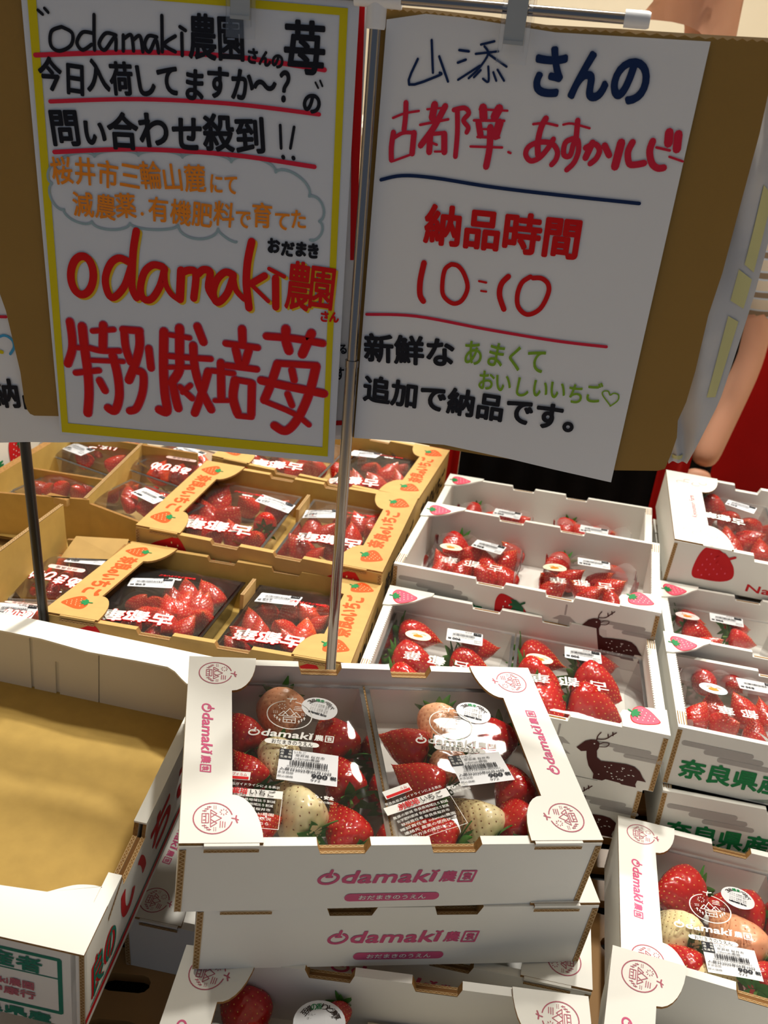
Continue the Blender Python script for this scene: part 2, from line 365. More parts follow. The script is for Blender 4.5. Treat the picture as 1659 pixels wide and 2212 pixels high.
def posemat(p, H):
    x, y, z, a, t, r = p
    R = Matrix.Rotation(a, 3, 'Z') @ Matrix.Rotation(t, 3, 'X') @ Matrix.Rotation(r, 3, 'Y')
    return Matrix.Translation(Vector((x, y, z+CAMZ)) - R @ Vector((0, 0, H))) @ R.to_4x4()
def notched(W, H, ns, d=.0095, ch=.0035, x0=None, x1=None):
    x0 = -W/2 if x0 is None else x0; x1 = W/2 if x1 is None else x1
    p = [(x0, 0), (x1, 0), (x1, H)]; e = []
    for a, b in sorted(ns, reverse=True):
        i = len(p); p += [(b, H), (b-ch, H-d), (a+ch, H-d), (a, H)]; e += [i, i+1, i+2]
    p.append((x0, H)); return p, e
def flute(k, p0, p1, wdir, w, out, m=KWAVE, back=KEDGE, pitch=.0042):
    """open corrugated edge: two liners and a wave between, along p0-p1, width w along wdir, facing out"""
    p0, p1, wd, o = map(Vector, (p0, p1, wdir, out)); L = (p1-p0).length; d = (p1-p0)/L
    def strip(a, b, t, mm, lift):
        A = a+o*lift; B = b+o*lift; k.add([tuple(A-t), tuple(B-t), tuple(B+t), tuple(A+t)], [(0, 1, 2, 3)], mm)
    strip(p0+wd*w/2, p1+wd*w/2, wd*w/2, back, .0002)
    for s in (0.08, .92): strip(p0+wd*w*s, p1+wd*w*s, wd*w*.07, m, .0005)
    n = max(2, int(L/pitch*2)); q = [p0+d*(L*i/n)+wd*w*(.15 if i % 2 else .85) for i in range(n+1)]
    for a, b in zip(q, q[1:]):
        t = (b-a).normalized().cross(o)*w*.07; strip(a, b, t, m, .0005)
ICONW = None
def carton(kind, M, label, group, extra=''):
    st = kind[0]; W, D, H = DIM[st]
    kr = st == 'H'
    out, inn = (KRAFT, KRAFTIN) if kr else (WHITE, WHITEIN)
    root = empty('strawberry_carton', M.translation, M.to_3x3()); tag(root, label, 'carton', group)
    tw, ts = (.008, .005) if st != 'J' else (.006, .010)
    b = MB(); b.box(-W/2+.001, W/2-.001, -D/2+.001, D/2-.001, 0, .004, [out]+[inn]+[out]*4); b.build('base', root)
    nd = [(-.0645, -.0235), (.0235, .0645)]
    if st == 'J': nd = [(-.0615, -.0225), (.0285, .0665)]
    if st == 'K': nd = [(-.06, -.018), (.022, .064)]
    dn = .0095 if st in 'OK' else .0065
    for nm, y0, y1 in (('front_wall', -D/2, -D/2+tw), ('back_wall', D/2-tw, D/2)):
        pts, e = notched(W, H, nd, dn, .0035 if st != 'J' else .002); k = MB()
        em = {i: (KEDGE if st in 'OH' else inn) for i in e}
        if st in 'OHJ':  # narrow slit between the folded layers shows in the notches
            for a, c in nd: k.box(a+.004, c-.004, y0+tw*.3, y0+tw*.7, H-dn-.0002, H-dn+.0004, KDARK if st in 'OH' else KEDGE)
            if st in 'OH':
                for a, c in nd:
                    flute(k, (a+.003, y0+.0001, H-dn+.0002), (c-.003, y0+.0001, H-dn+.0002), (0, 1, 0), tw*.3, (0, 0, 1))
                    flute(k, (a+.003, y1-tw*.3, H-dn+.0002), (c-.003, y1-tw*.3, H-dn+.0002), (0, 1, 0), tw*.3, (0, 0, 1))
        k.prism(pts, (0, y0, 0), (1, 0, 0), (0, 0, 1), (0, 1, 0), y1-y0, inn if nm[0] == 'f' else out, out if nm[0] == 'f' else inn, out, em)
        k.build(nm, root)
    for sx in (-1, 1):
        k = MB(); a, c = sorted((sx*W/2, sx*(W/2-ts)))
        k.box(a, c, -D/2+tw, D/2-tw, 0, H-(.001 if st != 'J' else 0), out); k.build('side_wall', root)
    for sx in (-1, 1):
        for sy in (-1,):
            k = MB(); flute(k, (sx*W/2-(.0052 if sx > 0 else 0), -D/2-.0001, .001), (sx*W/2-(.0052 if sx > 0 else 0), -D/2-.0001, H-.003), (1, 0, 0), .0052, (0, -1, 0)); k.build('corrugated_edge', root)
    if st in 'OHK':
        xi, xl = (.127, .1045) if st == 'O' else ((.131, .108) if st == 'H' else (.118, .088))
        yi = .060 if st != 'K' else .055; ye = D/2-.001
        for sx in (-1, 1):
            prof = [(W/2+.0005, ye), (xl, ye)]
            for i in range(1, 9):
                t = i/8*pi/2; prof.append((xl+(xi-xl)*(1-cos(t)), ye-(ye-yi)*sin(t)))
            pts = prof+[(x, -y) for x, y in reversed(prof)]
            k = MB(); P = [(sx*x, y) for x, y in pts]
            if sx < 0: P = P[::-1]
            k.prism(P[::-1], (0, 0, H), (1, 0, 0), (0, 1, 0), (0, 0, 1), .0026, out, inn, KEDGE)
            k.build('rim_flap', root)
            # tab tucked over the front wall
            k = MB(); a, c = sorted((sx*(xl+.003), sx*(xl+.043)))
            k.box(a, c, -D/2-.0016, -D/2+.004, H-.0002, H+.0022, [out, out, out, KEDGE, out, KEDGE])
            flute(k, (a, -D/2-.0017, H-.0042), (c, -D/2-.0017, H-.0042), (0, 0, 1), .0030, (0, -1, 0)) if st != 'K' else None
            k.build('tab', root)
    else:
        for sx, sy in ((-1, 1), (1, -1)):
            # lobed corner flap
            pts = [(W/2+.001, D/2+.0005), (.112, D/2+.0005), (.114, .094)] if sx < 0 else [(W/2+.001, D/2+.0005), (.121, D/2+.0005), (.121, .090)]
            arc = [(.1225, .086), (.134, .072), (.149, .061), (.163, .0535), (W/2+.001, .052)] if sx < 0 else [(.119, .082), (.1225, .073), (.132, .0715), (.140, .062), (.153, .059), (W/2+.001, .057)]
            P = [(sx*x, sy*y) for x, y in pts+arc]
            ar = sum(P[i][0]*P[(i+1) % len(P)][1]-P[(i+1) % len(P)][0]*P[i][1] for i in range(len(P)))
            if ar < 0: P = P[::-1]
            k = MB(); k.prism(P, (0, 0, H), (1, 0, 0), (0, 1, 0), (0, 0, 1), .0022, out, inn, out)
            fl = k.build('corner_flap', root)
            q = MB(lambda u, v, L: (u, v, H+.0022+.0002*L)); berry_icon(q, sx*.147, sy*.079, .030, (pi*.56 if sx < 0 else pi*.40), PKPR, GRPR, WINK, 1, REDPR, .95)
            q.build('print', fl)
        # cut ends of the folded side walls, layered edge up
        k = MB()
        for sx, y0 in ((-1, -D/2+.006), (1, D/2-.030)):
            for i in range(4):
                x = sx*(W/2-.0015-.0026*i); k.box(x-.0004, x+.0004, y0, y0+.024, H-.001, H+.0008, KWAVE if i % 2 else KEDGE)
        k.build('layered_edge', root)
        k = MB()
        for sx in (-1, 1):
            for i in range(34):
                y = -D/2+.02+i*.0048; x = sx*(W/2-ts)
                if abs(y) < D/2-.02: k.box(min(x, x-sx*.0012), max(x, x-sx*.0012), y, y+.0028, H-.0035, H-.0002, out)
        tag(k.build('torn_perforation', root), None, None, None, 'stuff')
    # ---- print
    k = MB()
    F = lambda u, v, L: (u, -D/2-.0003*L, v)
    T = lambda u, v, L: (u, v, H+.0026+.0002*L)
    S = lambda u, v, L: (W/2+.0003*L, u, v)
    if st == 'O' and 'n' not in extra:
        k.mp = F; farmlogo(k, .003, H-.0325-.004, .124, 0, PINK, pill=(-.0, -.185, .62, .072, WINK))
        k.build('front_print', root)
        for sx in (-1, 1):
            for sy in (-1, 1): k = MB(T); emblem(k, sx*.1415, sy*.083-.0*sx, .0145, -pi/2 if sx < 0 else pi/2, CRIM); k.build('emblem_print', root)
            k = MB(T); farmlogo(k, sx*.148, .003, .078, -pi/2 if sx < 0 else pi/2, PINK)
            k.build('rim_print', root)
    if st == 'H':
        for sx in (-1, 1):
            k = MB(T); a = -pi/2 if sx < 0 else pi/2
            pass
            for sy in (-1, 1): k = MB(T); berry_icon(k, sx*.151, sy*.087, .029, (-pi/2+.2 if (sx < 0) == (sy > 0) else -pi/2+.35) if sx < 0 else (pi/2-.25), ORPR, GRPR, CREAMPR, 1, None, 1.05); k.build('berry_print', root)
            k = MB(T)
            p0, p1 = ((-.1565, .066), (-.1565, -.062)) if sx < 0 else ((.1565, -.060), (.1565, .060))
            k.line('奈良のいちご', p0, p1, .0235, ORPR, 1, .0011, .8, [1, 1, .6, 1, 1, 1]); k.build('rim_print', root)
        k = MB(F); berry_icon(k, -.12, H-.03, .055, pi*.9, REDPR, DKPR, CREAMPR, 1, None, 1.1); k.build('berry_print', root); k = MB(F); berry_icon(k, .125, H-.03, .055, pi*.9, REDPR, DKPR, CREAMPR, 1, None, 1.1); k.build('berry_print', root); k = MB(F)
        k.line('奈良のいちご', (-.07, .018), (.07, .018), .03, ORPR, 1, .001); k.build('front_print', root)
        k = MB(S); k.line('奈良のいちご', (-.09, .018), (.10, .018), .034, DKPR, 1, .0012, .5); k.build('side_print', root)
    if st == 'J': deer_print(F, H, root)
    if st == 'K':
        k.mp = F; berry_icon(k, -.112, H-.032, .056, -.8, REDPR, REDPR, PKPR, 1, None, 1.0); k.build('berry_print', root); k = MB(F)
        k.fit('Nara Strawberry', .045, .0135, .20, .015, REDPR, 1, 0, .0004); k.build('front_print', root)
        for sx in (-1, 1):
            k = MB(T); k.fit('Kiyonomori Farm', sx*.135, .0, .072, .0105, CRIM, 1, pi/2, .00012)
            for sy in (-1, 1):
                for i in range(4):
                    cx = sx*(.150-.012*i); cy = sy*(.078+.008*(i % 2)); k.stroke([(cx+.006*cos(t), cy+.005*sin(t)) for t in [i+q*.5 for q in range(9)]], .0006, CRIM, 1, cap=4)
            k.build('rim_print', root)
    return root, M
M_ = {n: posemat(p, DIM[{'L': 'O'}.get(n[0], n[0] if n[0] in 'HJ' else 'O')][2] if n[0] in 'HJ' else 0) for n, p in POSE.items()}
def place(key, kind, label, group, extra=''):
    H = DIM[kind][2]; M = posemat(POSE[key], H); M_[key] = M
    return carton(kind, M, label, group, extra)
# ---------------------------------------------------------------- strawberries
import numpy as np
def berrymat(nm, a, b, rough=.22, coat=.5):
    m = mat(nm, a, rough, .5, coat=coat, sss=.12); nt = m.node_tree; bs = nt.nodes['Principled BSDF']
    tc = nt.nodes.new('ShaderNodeTexCoord'); n = nt.nodes.new('ShaderNodeTexNoise'); n.inputs['Scale'].default_value = 1.6
    oi = nt.nodes.new('ShaderNodeObjectInfo'); ad = nt.nodes.new('ShaderNodeVectorMath'); ad.operation = 'ADD'
    nt.links.new(tc.outputs['Object'], ad.inputs[0]); nt.links.new(oi.outputs['Random'], ad.inputs[1]); nt.links.new(ad.outputs[0], n.inputs['Vector'])
    r = nt.nodes.new('ShaderNodeValToRGB'); r.color_ramp.elements[0].position = .35; r.color_ramp.elements[1].position = .72
    r.color_ramp.elements[0].color = (*lin(a), 1); r.color_ramp.elements[1].color = (*lin(b), 1)
    nt.links.new(n.outputs['Fac'], r.inputs[0]); nt.links.new(r.outputs[0], bs.inputs['Base Color'])
    return m
BM = {'R': berrymat('red_berry_skin', (176, 8, 12), (200, 24, 16)), 'D': berrymat('deep_red_berry_skin', (158, 6, 14), (182, 12, 16)),
      'O': berrymat('orange_red_berry_skin', (216, 34, 18), (236, 84, 28)), 'W': berrymat('cream_berry_skin', (224, 206, 152), (234, 222, 178), .35, .25),
      'P': berrymat('peach_berry_skin', (222, 152, 112), (232, 178, 136), .35, .25)}
SEEDY = mat('straw_seed', (240, 186, 90), .4, .5); SEEDB = mat('brown_seed', (128, 70, 34), .5, .4); SEEDR = mat('ochre_seed', (196, 110, 70), .5, .4)
SEPAL = mat('calyx_green', (58, 112, 40), .55, .3, noise=(60, .25)); STEM = mat('stem_green', (110, 150, 70), .55, .3)
_B = {}
def berry_mesh(var, col):
    if (var, col) in _B: return _B[(var, col)]
    rn = np.random.RandomState(var*7+3); nz, na = 44, 56
    wide = [.86, .78, .92, .70, .82, .74][var % 6]; pw = [.85, 1.0, .7, 1.15, .8, .95][var % 6]; flat = [.85, .95, .8, .9, 1, .88][var % 6]
    ph = rn.rand(4)*6.28
    def surf(t, th):
        sh = .24; r = np.where(t < sh, np.sqrt(np.clip(1-(1-t/sh)**2, 0, 1)), np.cos(np.clip((t-sh)/(1-sh), 0, 1)*pi/2)**pw)
        r = r*wide/2*(1+.05*np.sin(2*th+ph[0])+.035*np.sin(3*th+ph[1]+3*t))
        z = .5-t + .05*np.cos(th+ph[2])*(t-.3)
        z = z - .05*np.exp(-(r/.12)**2)*(t < .2)
        return np.stack([r*np.cos(th), r*np.sin(th)*flat, z], -1)
    N = 170; i = np.arange(N)+.5; ts = .5-.5*np.cos(np.pi*(.06+.9*i/N)); tt = np.clip(.04+.94*(i/N)**.92, 0, 1); th = i*2.39996
    sp = surf(tt, th); e = 1e-3
    du = surf(tt+e, th)-surf(tt-e, th); dv = surf(tt, th+e)-surf(tt, th-e); nn = np.cross(du, dv); nn /= np.linalg.norm(nn, axis=1)[:, None]+1e-9
    sg = np.sign((nn*(sp-np.array([0, 0, .08]))).sum(1)); nn *= sg[:, None]
    T, A = np.meshgrid(np.concatenate([[0, .004, .015], np.linspace(.035, 1, nz-3)]), np.arange(na)/na*2*pi, indexing='ij')
    V = surf(T, A).reshape(-1, 3); d = np.linalg.norm(V[:, None, :]-sp[None], axis=2)
    cen = np.array([0, 0, .08]); dirs = V-cen; dirs /= np.linalg.norm(dirs, axis=1)[:, None]
    dim = (np.exp(-(d/.026)**2)).max(1)*.020
    V = V-dirs*dim[:, None]
    V = V+dirs*(.006*np.sin(V[:, 0:1]*21+ph[0])*np.sin(V[:, 2:3]*17+ph[1]))
    fs = [(j*na+k, j*na+(k+1) % na, (j+1)*na+(k+1) % na, (j+1)*na+k) for j in range(nz-1) for k in range(na)]
    mb = MB(); mb.add([tuple(v) for v in V], [f[::-1] for f in fs], BM[col], True)
    sm = SEEDB if col == 'W' else (SEEDR if col == 'P' else SEEDY)
    for q, n in zip(sp, nn):
        c = q-n*.010; down = np.array([0, 0, 1.]); down -= n*(down@n); down /= np.linalg.norm(down)+1e-9; s = np.cross(n, down)
        a, b_ = (.0185, .0105) if col not in 'WP' else (.020, .012)
        P = [c+down*a, c+s*b_, c-down*a*.7, c-s*b_, c+n*.008]
        mb.add([tuple(p) for p in P], [(0, 1, 4), (1, 2, 4), (2, 3, 4), (3, 0, 4)], sm, True)
    o = mb.build('t'); me = o.data; bpy.data.objects.remove(o); _B[(var, col)] = me; return me
_C = []
def calyx_mesh(v):
    if len(_C) > v: return _C[v]
    rn = random.Random(v+11); mb = MB()
    n = 9
    for i in range(n):
        a = 2*pi*i/n+rn.uniform(-.2, .2); ln = rn.uniform(.34, .46); w = rn.uniform(.065, .09); cu = rn.uniform(-.05, .22)
        rows = []
        for j in range(6):
            t = j/5; r = ln*t; ww = w*sin(pi*min(.98, .12+.88*t))**.8*(1.1-.2*t)+.001; z = .5-.035+.05*t+cu*t*t-.0*t
            for sd in (-1, 0, 1): rows.append((r*cos(a)-sd*ww*sin(a), r*sin(a)+sd*ww*cos(a), z-(.02 if sd == 0 else 0)))
        fs = [(3*j+k, 3*j+k+1, 3*j+k+4, 3*j+k+3) for j in range(5) for k in range(2)]
        mb.add(rows, fs, SEPAL, True)
    mb.tube([(0, 0, .45), (.01, .0, .52), (.03, .01, .60)], [.028, .024, .03], STEM, 8)
    o = mb.build('t'); me = o.data; bpy.data.objects.remove(o); _C.append(me); return me
for i in range(3): calyx_mesh(i)
CNAME = {'R': 'bright red', 'D': 'deep red', 'O': 'orange-red', 'W': 'creamy white', 'P': 'pale peach'}
def berry(pos, L, axis, col='R', cal=True, label=None, group=None, var=None, spin=None):
    var = random.randrange(6) if var is None else var
    o = bpy.data.objects.new('strawberry', berry_mesh(var, col)); C.objects.link(o)
    q = Vector(axis).normalized().to_track_quat('Z', 'Y').to_matrix() @ Matrix.Rotation(random.uniform(0, 6.28) if spin is None else spin, 3, 'Z')
    o.matrix_world = Matrix.Translation(Vector(pos)) @ (q*L).to_4x4()
    tag(o, label, 'strawberry', group)
    if cal:
        c = bpy.data.objects.new('calyx', calyx_mesh(random.randrange(3))); C.objects.link(c); c.parent = o
    return o
# ---------------------------------------------------------------- packs
def barcode(k, T, x, y, w, h, m, L):
    rn = random.Random(4); u = 0
    while u < 1:
        bw = rn.choice((.012, .012, .024, .03)); 
        q = [T(x-w/2+w*u, y-h/2), T(x-w/2+w*(u+bw), y-h/2), T(x-w/2+w*(u+bw), y+h/2), T(x-w/2+w*u, y+h/2)]
        k.poly(q, m, L); u += bw+rn.choice((.012, .018, .026))
def price_label(root, mp, x, y, w, h, a, price, kind=0, tax=''):
    ca, sa = cos(a), sin(a); T = lambda u, v: (x+u*ca-v*sa, y+u*sa+v*ca)
    k = MB(mp); r = .0015; c = []
    for cx, cy, t0 in ((w/2-r, h/2-r, 0), (-w/2+r, h/2-r, 90), (-w/2+r, -h/2+r, 180), (w/2-r, -h/2+r, 270)):
        for i in range(4): t = radians(t0+30*i); c.append((cx+r*cos(t), cy+r*sin(t)))
    if kind == 0:
        n = 8
        for i in range(n): k.poly([T(-w/2+w*i/n, -h/2), T(-w/2+w*(i+1)/n, -h/2), T(-w/2+w*(i+1)/n, h/2), T(-w/2+w*i/n, h/2)], PAPER, 0)
    else: k.poly([T(*p) for p in c], PAPER, 0)
    pl = k.build('price_label', root)
    k = MB(mp); f = lambda t, u, v, ww, hh, m=BINK, L=2, b=0: k.fit(t, *T(u*w, v*h), ww*w, hh*h, m, L, a, b)
    if kind == 0:
        k.poly([T(-w/2, h*.5), T(-w*.28, h*.5), T(-w*.28, h*.16), T(-w/2, h*.16)], BINK, 1)
        f('品　名', -.39, .43, .19, .075, WINK); f('産　地', -.39, .33, .19, .075, WINK); f('生産者', -.39, .225, .19, .075, WINK)
        f('いちご', -.15, .43, .2, .085); f('奈良県 桜井市', .02, .33, .5, .085); f('odamaki農園', -.03, .225, .42, .09)
        barcode(k, T, 0, .065*h, .62*w, .17*h, BINK, 2)
        f('0402724100024009001', -.0, -.06, .7, .05); f('入荷日2025年05月10日', -.04, -.16, .86, .085, b=.00008)
        f('本体価格', -.36, -.27, .26, .065); f('税込価格', -.36, -.39, .26, .065)
        f(price, .2, -.28, .26, .11, BINK, 2, .00035); f(tax, .14, -.41, .16, .065); f('税', .43, -.28, .1, .1, b=.0002)
    else:
        f(price, .22, .30, .22, .15, BINK, 2, .0003); f('税', .41, .30, .09, .12, b=.0002)
        f('本体価格', -.36, .36, .2, .07); f('税込価格', -.36, .22, .2, .07); f('2025年05月10日', .05, .13, .6, .07)
        barcode(k, T, .02*w, -.06*h, .6*w, .17*h, BINK, 2); f('0402724100024', .02, -.2, .5, .045)
        k.poly([T(-w*.46, -h*.46), T(-w*.24, -h*.46), T(-w*.24, -h*.22), T(-w*.46, -h*.22)], BINK, 1)
        f('いちご', -.35, -.34, .16, .08, WINK); f('奈良県', -.1, -.37, .2, .1)
    k.build('print', pl)
def pack(M, w, d, h, label, group, tray='clear', bulge=.005, loose=False):
    root = empty('strawberry_pack', M.translation, M.to_3x3()); tag(root, label, 'fruit pack', group)
    tm = {'clear': TRAY, 'black': BLACKTRAY, 'frill': FRILL}[tray]; th = .0006
    ph = random.uniform(0, 6)
    def film(u, v):
        a = min(1, abs(u)/(w/2)); b = min(1, abs(v)/(d/2))
        e = (1-a**5)*(1-b**5)
        return h + bulge*e + .0009*e*sin(31*u+ph+40*v)*cos(47*v-20*u)
    k = MB(); t = .88
    hh = h-.002 if tray != 'frill' else h-.012
    def wall(s):
        q = [(-w/2*s, -d/2*s), (w/2*s, -d/2*s), (w/2*s, d/2*s), (-w/2*s, d/2*s)]; return q
    bo, to = wall(t), wall(1)
    k.add([(x, y, .0005) for x, y in bo], [(0, 1, 2, 3)], tm)
    for i in range(4):
        a, b = bo[i], bo[(i+1) % 4]; c, e = to[(i+1) % 4], to[i]; n = 10
        v = []
        for j in range(n+1):
            s = j/n; rb = .0012*(j % 2)
            v += [(a[0]+(b[0]-a[0])*s, a[1]+(b[1]-a[1])*s, .0005), ((e[0]+(c[0]-e[0])*s)*(1-rb*3), (e[1]+(c[1]-e[1])*s)*(1-rb*3), hh)]
        k.add(v, [(2*j, 2*j+2, 2*j+3, 2*j+1) for j in range(n)], tm, True)
    if tray == 'frill':
        v = []; n = 96
        for j in range(n+1):
            s = 4*j/n; i = int(s) % 4; f = s-int(s); a, b = to[i], to[(i+1) % 4]; x, y = a[0]+(b[0]-a[0])*f, a[1]+(b[1]-a[1])*f
            wv = abs(sin(j*pi/6)); o = 1+.035*sin(j*pi/6)
            v += [(x*.97, y*.97, hh-.008), (x*o*.97, y*o*.97, hh+.006+.010*wv)]
        k.add(v, [(2*j, 2*j+2, 2*j+3, 2*j+1) for j in range(n)], tm, True)
    else:
        W2, D2 = w/2, d/2; q = .004
        for a, b, c, e in ((-W2-q, W2+q, -D2-q, -D2), (-W2-q, W2+q, D2, D2+q), (-W2-q, -W2, -D2, D2), (W2, W2+q, -D2, D2)): k.box(a, b, c, e, hh-.0012, hh, tm)
    k.build('tray', root)
    k = MB(); s = 1.0 if tray != 'frill' else .93
    k.grid(22, 22, lambda a, b: ((a-.5)*w*s, (b-.5)*d*s, film((a-.5)*w*s, (b-.5)*d*s)), FILM2 if loose else FILM)
    if loose:  # slack film gathered at the edges
        for i in range(7):
            x = random.uniform(-w/2, w/2); y = random.choice((-1, 1))*d*.42; L = random.uniform(.02, .05); a = random.uniform(0, pi)
            p0 = (x, y); k.grid(8, 2, lambda u, v: (p0[0]+cos(a)*L*(u-.5)*1.0, p0[1]+sin(a)*L*(u-.5), film(p0[0], p0[1])+.0005+.004*v*sin(pi*u)+.001*sin(9*u)), FILM2)
    k.build('film', root)
    mp = lambda u, v, L: (u, v, film(u, v)+.0005+.00022*L)
    return root, mp, film
def rows_label(items):
    """order the berries of a pack in rows from the back, left to right: words that single each out"""
    ys = sorted(items, key=lambda q: -q['v']); n = len(ys); nr = 3 if n > 5 else (2 if n > 2 else 1); out = {}
    rn = {1: [''], 2: ['back row', 'front row'], 3: ['back row', 'middle row', 'front row']}[nr]
    od = ['leftmost', 'second from left', 'third from left', 'fourth from left', 'fifth from left', 'sixth from left', 'seventh from left']
    per = -(-n//nr)
    for r in range(nr):
        row = sorted(ys[r*per:(r+1)*per], key=lambda q: q['u'])
        for i, q in enumerate(row): q['w'] = (rn[r]+' ' if rn[r] else '')+od[min(i, 6)]
def fill(root, film, phrase, group, px, pack_h, default='R', org=(0, 0), sc=1.0, lie=.35):
    """px: (x, y, size in px, colour, calyx x, calyx y or None) seen in the photograph, laid on the pack's own plane"""
    M = root.matrix_world.copy() if root.matrix_world != Matrix.Identity(4) else root.matrix_basis.copy()
    Mb = root.matrix_basis.copy(); R = Mb.to_3x3(); items = []
    for it in px:
        x, y, s = it[0]/sc+org[0], it[1]/sc+org[1], it[2]/sc
        p = on_frame(x, y, Mb, pack_h-.014); wpt = Mb @ p; dep = (wpt-EYE).dot(_f); L = s*dep/FPX*1.18
        cal = len(it) > 4 and it[4] is not None
        if cal:
            c = on_frame(it[4]/sc+org[0], it[5]/sc+org[1], Mb, pack_h-.014); ax = (c-p).normalized()+Vector((0, 0, random.uniform(-.15, .1)))
            rv = .40*L
        else:
            t = random.uniform(0, 2*pi); ax = Vector((cos(t)*lie*1.6, sin(t)*lie*1.6, -1)); L *= 1.10; rv = .46*L
        z = min(film(p.x, p.y)-rv-.0012, .2)
        items.append(dict(u=p.x, v=p.y, pos=Mb @ Vector((p.x, p.y, z)), L=L, ax=R @ ax, col=it[3] if len(it) > 3 and it[3] else default, cal=cal))
    rows_label(items)
    for q in items:
        berry(q['pos'], q['L'], q['ax'], q['col'], q['cal'], f"{CNAME[q['col']]} strawberry, {q['w']}, {phrase}", group)
def oval(root, mp, x, y, rx, ry, a, m, kind=0):
    k = MB(mp); k.disc(x, y, rx, ry, m, 0, 28, a); s = k.build('sticker', root); k = MB(mp)
    ca, sa = cos(a), sin(a); T = lambda u, v: (x+u*rx*ca-v*ry*sa, y+u*rx*sa+v*ry*ca)
    if kind == 0:   # small plain fruit-coloured blot
        k.poly([T(*p) for p in smoothline([(-.35, -.1), (-.1, .15), (.2, .1), (.4, -.15), (.1, -.4), (-.25, -.38)], 3, True)], ORINK, 1)
        k.stroke([T(-.5, .1), T(-.3, .3), T(-.1, .25)], rx*.05, ORINK, 1, cap=4); k.stroke([T(.15, .2), T(.35, .4), T(.55, .3)], rx*.05, ORINK, 1, cap=4)
    else:
        t = kind; n = len(t)
        for i, ch in enumerate(t):
            an = radians(150-120*i/(n-1)); c = T(.72*cos(an), .72*sin(an)); k.fit(ch, c[0], c[1], rx*.24, rx*.24, GRPR if i in (2, 3) else DKPR, 1, a+an-pi/2, .0001)
        for i, v in enumerate((.3, .12, -.12, -.3)): 
            k.fit('さくら ほのか 香り' if i % 2 else 'ミルク 古都華 淡雪', *T(0, v), rx*1.0, rx*.1, DKPR, 1, a)
        k.fit('odamaki farm', *T(0, -.5), rx*1.0, rx*.14, BINK, 1, a, .0002)
    k.build('print', s)
def brush(k, t, p0, p1, h, bold, m1=WINK, m2=REDPR, L=1, jit=.6, wt=None):
    st = random.getstate(); k.line(t, p0, p1, h, m2, L, bold*2.1, jit, wt); random.setstate(st); k.line(t, p0, p1, h, m1, L+1, bold, jit, wt)
# ---------------------------------------------------------------- setting
FLOORM = mat('beige_floor', (206, 190, 164), .35, .4, noise=(3, .06)); WALLM = mat('cream_wall', (236, 226, 204), .8, .2, noise=(2, .03))
CEILM = mat('ceiling_paint', (225, 222, 214), .9, .2)
def st(name, *b):
    k = MB(); k.box(*b[:6], b[6]); return tag(k.build(name), kind='structure')
st('floor', -4, 4, -2.0, 6, -.05, 0, FLOORM)
st('wall_back', -4, 4, 6, 6.1, 0, 4.15, WALLM); st('wall_left', -4.1, -4, -2.0, 6.1, 0, 4.15, WALLM); st('wall_right', 4, 4.1, -2.0, 6.1, 0, 4.15, WALLM)
st('ceiling', -4, 4, -2.0, 6, 4.1, 4.15, CEILM)
st('baseboard_back', -4, 4, 5.98, 6, 0, .08, mat('baseboard_paint', (150, 130, 104), .6))
# shelf deck of slotted tan plastic
SHZ = CAMZ-.866
TAN = mat('tan_plastic', (176, 134, 82), .38, .5, noise=(20, .08)); DARKST = mat('dark_steel_and_shade', (30, 28, 27), .5, .4)
tb = empty('display_table', (0, .9, 0)); tag(tb, 'dark framed display table with a slotted tan plastic deck under the cartons', 'table')
TL = lambda o: (setattr(o, 'location', (0, -.9, 0)), o)[1]
k = MB(); k.box(-1.0, 1.15, .12, 1.56, SHZ-.09, SHZ-.05, DARKST); k.box(-1.0, 1.15, .12, .16, SHZ-.09, SHZ-.012, DARKST); TL(k.build('under_tray', tb))
for x in (-.96, 1.11):
    for y in (.17, 1.5): k = MB(); k.box(x-.02, x+.02, y-.02, y+.02, 0, SHZ-.09, DARKST); TL(k.build('leg', tb))
def slab(x0, y0, w, d):
    k = MB(); z0, z1 = SHZ-.012, SHZ; nx, ny = 4, 7
    cw, cd = w/nx, d/ny; k.box(x0, x0+w, y0, y0+.006, z0-.02, z0, TAN)
    for i in range(nx):
        for j in range(ny):
            a, b = x0+i*cw, y0+j*cd; mx, my = .012, cd*.3
            n = 5; r = cd/2-my; xl, xr = a+mx+r, a+cw-mx-r; yc = b+cd/2
            hole = [(xr+r*cos(t), yc+r*sin(t)) for t in [-pi/2+pi*q/n for q in range(n+1)]]+[(xl+r*cos(t), yc+r*sin(t)) for t in [pi/2+pi*q/n for q in range(n+1)]]
            m = len(hole)
            bot, topp = [(xl, b), (xr, b)], None
            # faces around the slot
            R_ = hole[:n+1]; L_ = hole[n+1:]
            fs = [[(a+cw, b), (a+cw, b+cd)]+[R_[q] for q in range(n, -1, -1)], [(a, b+cd), (a, b)]+[L_[q] for q in range(n, -1, -1)],
                  [(a, b), (a+cw, b), R_[0], L_[-1]], [(a+cw, b+cd), (a, b+cd), L_[0], R_[-1]]]
            for f in fs: k.add([(x, y, z1) for x, y in f], [tuple(range(len(f)))], TAN)
            v = [(x, y, z1) for x, y in hole]+[(x, y, z0) for x, y in hole]
            k.add(v, [(q, (q+1) % m, m+(q+1) % m, m+q) for q in range(m)], TAN, True)
    return k
for i, x in enumerate((-1.0, -.70, -.40, -.10, .20, .50, .80)):
    for j, y in enumerate((.16, .51, .86, 1.21)):
        TL(slab(x, y, .294, .344).build('deck_panel', tb))

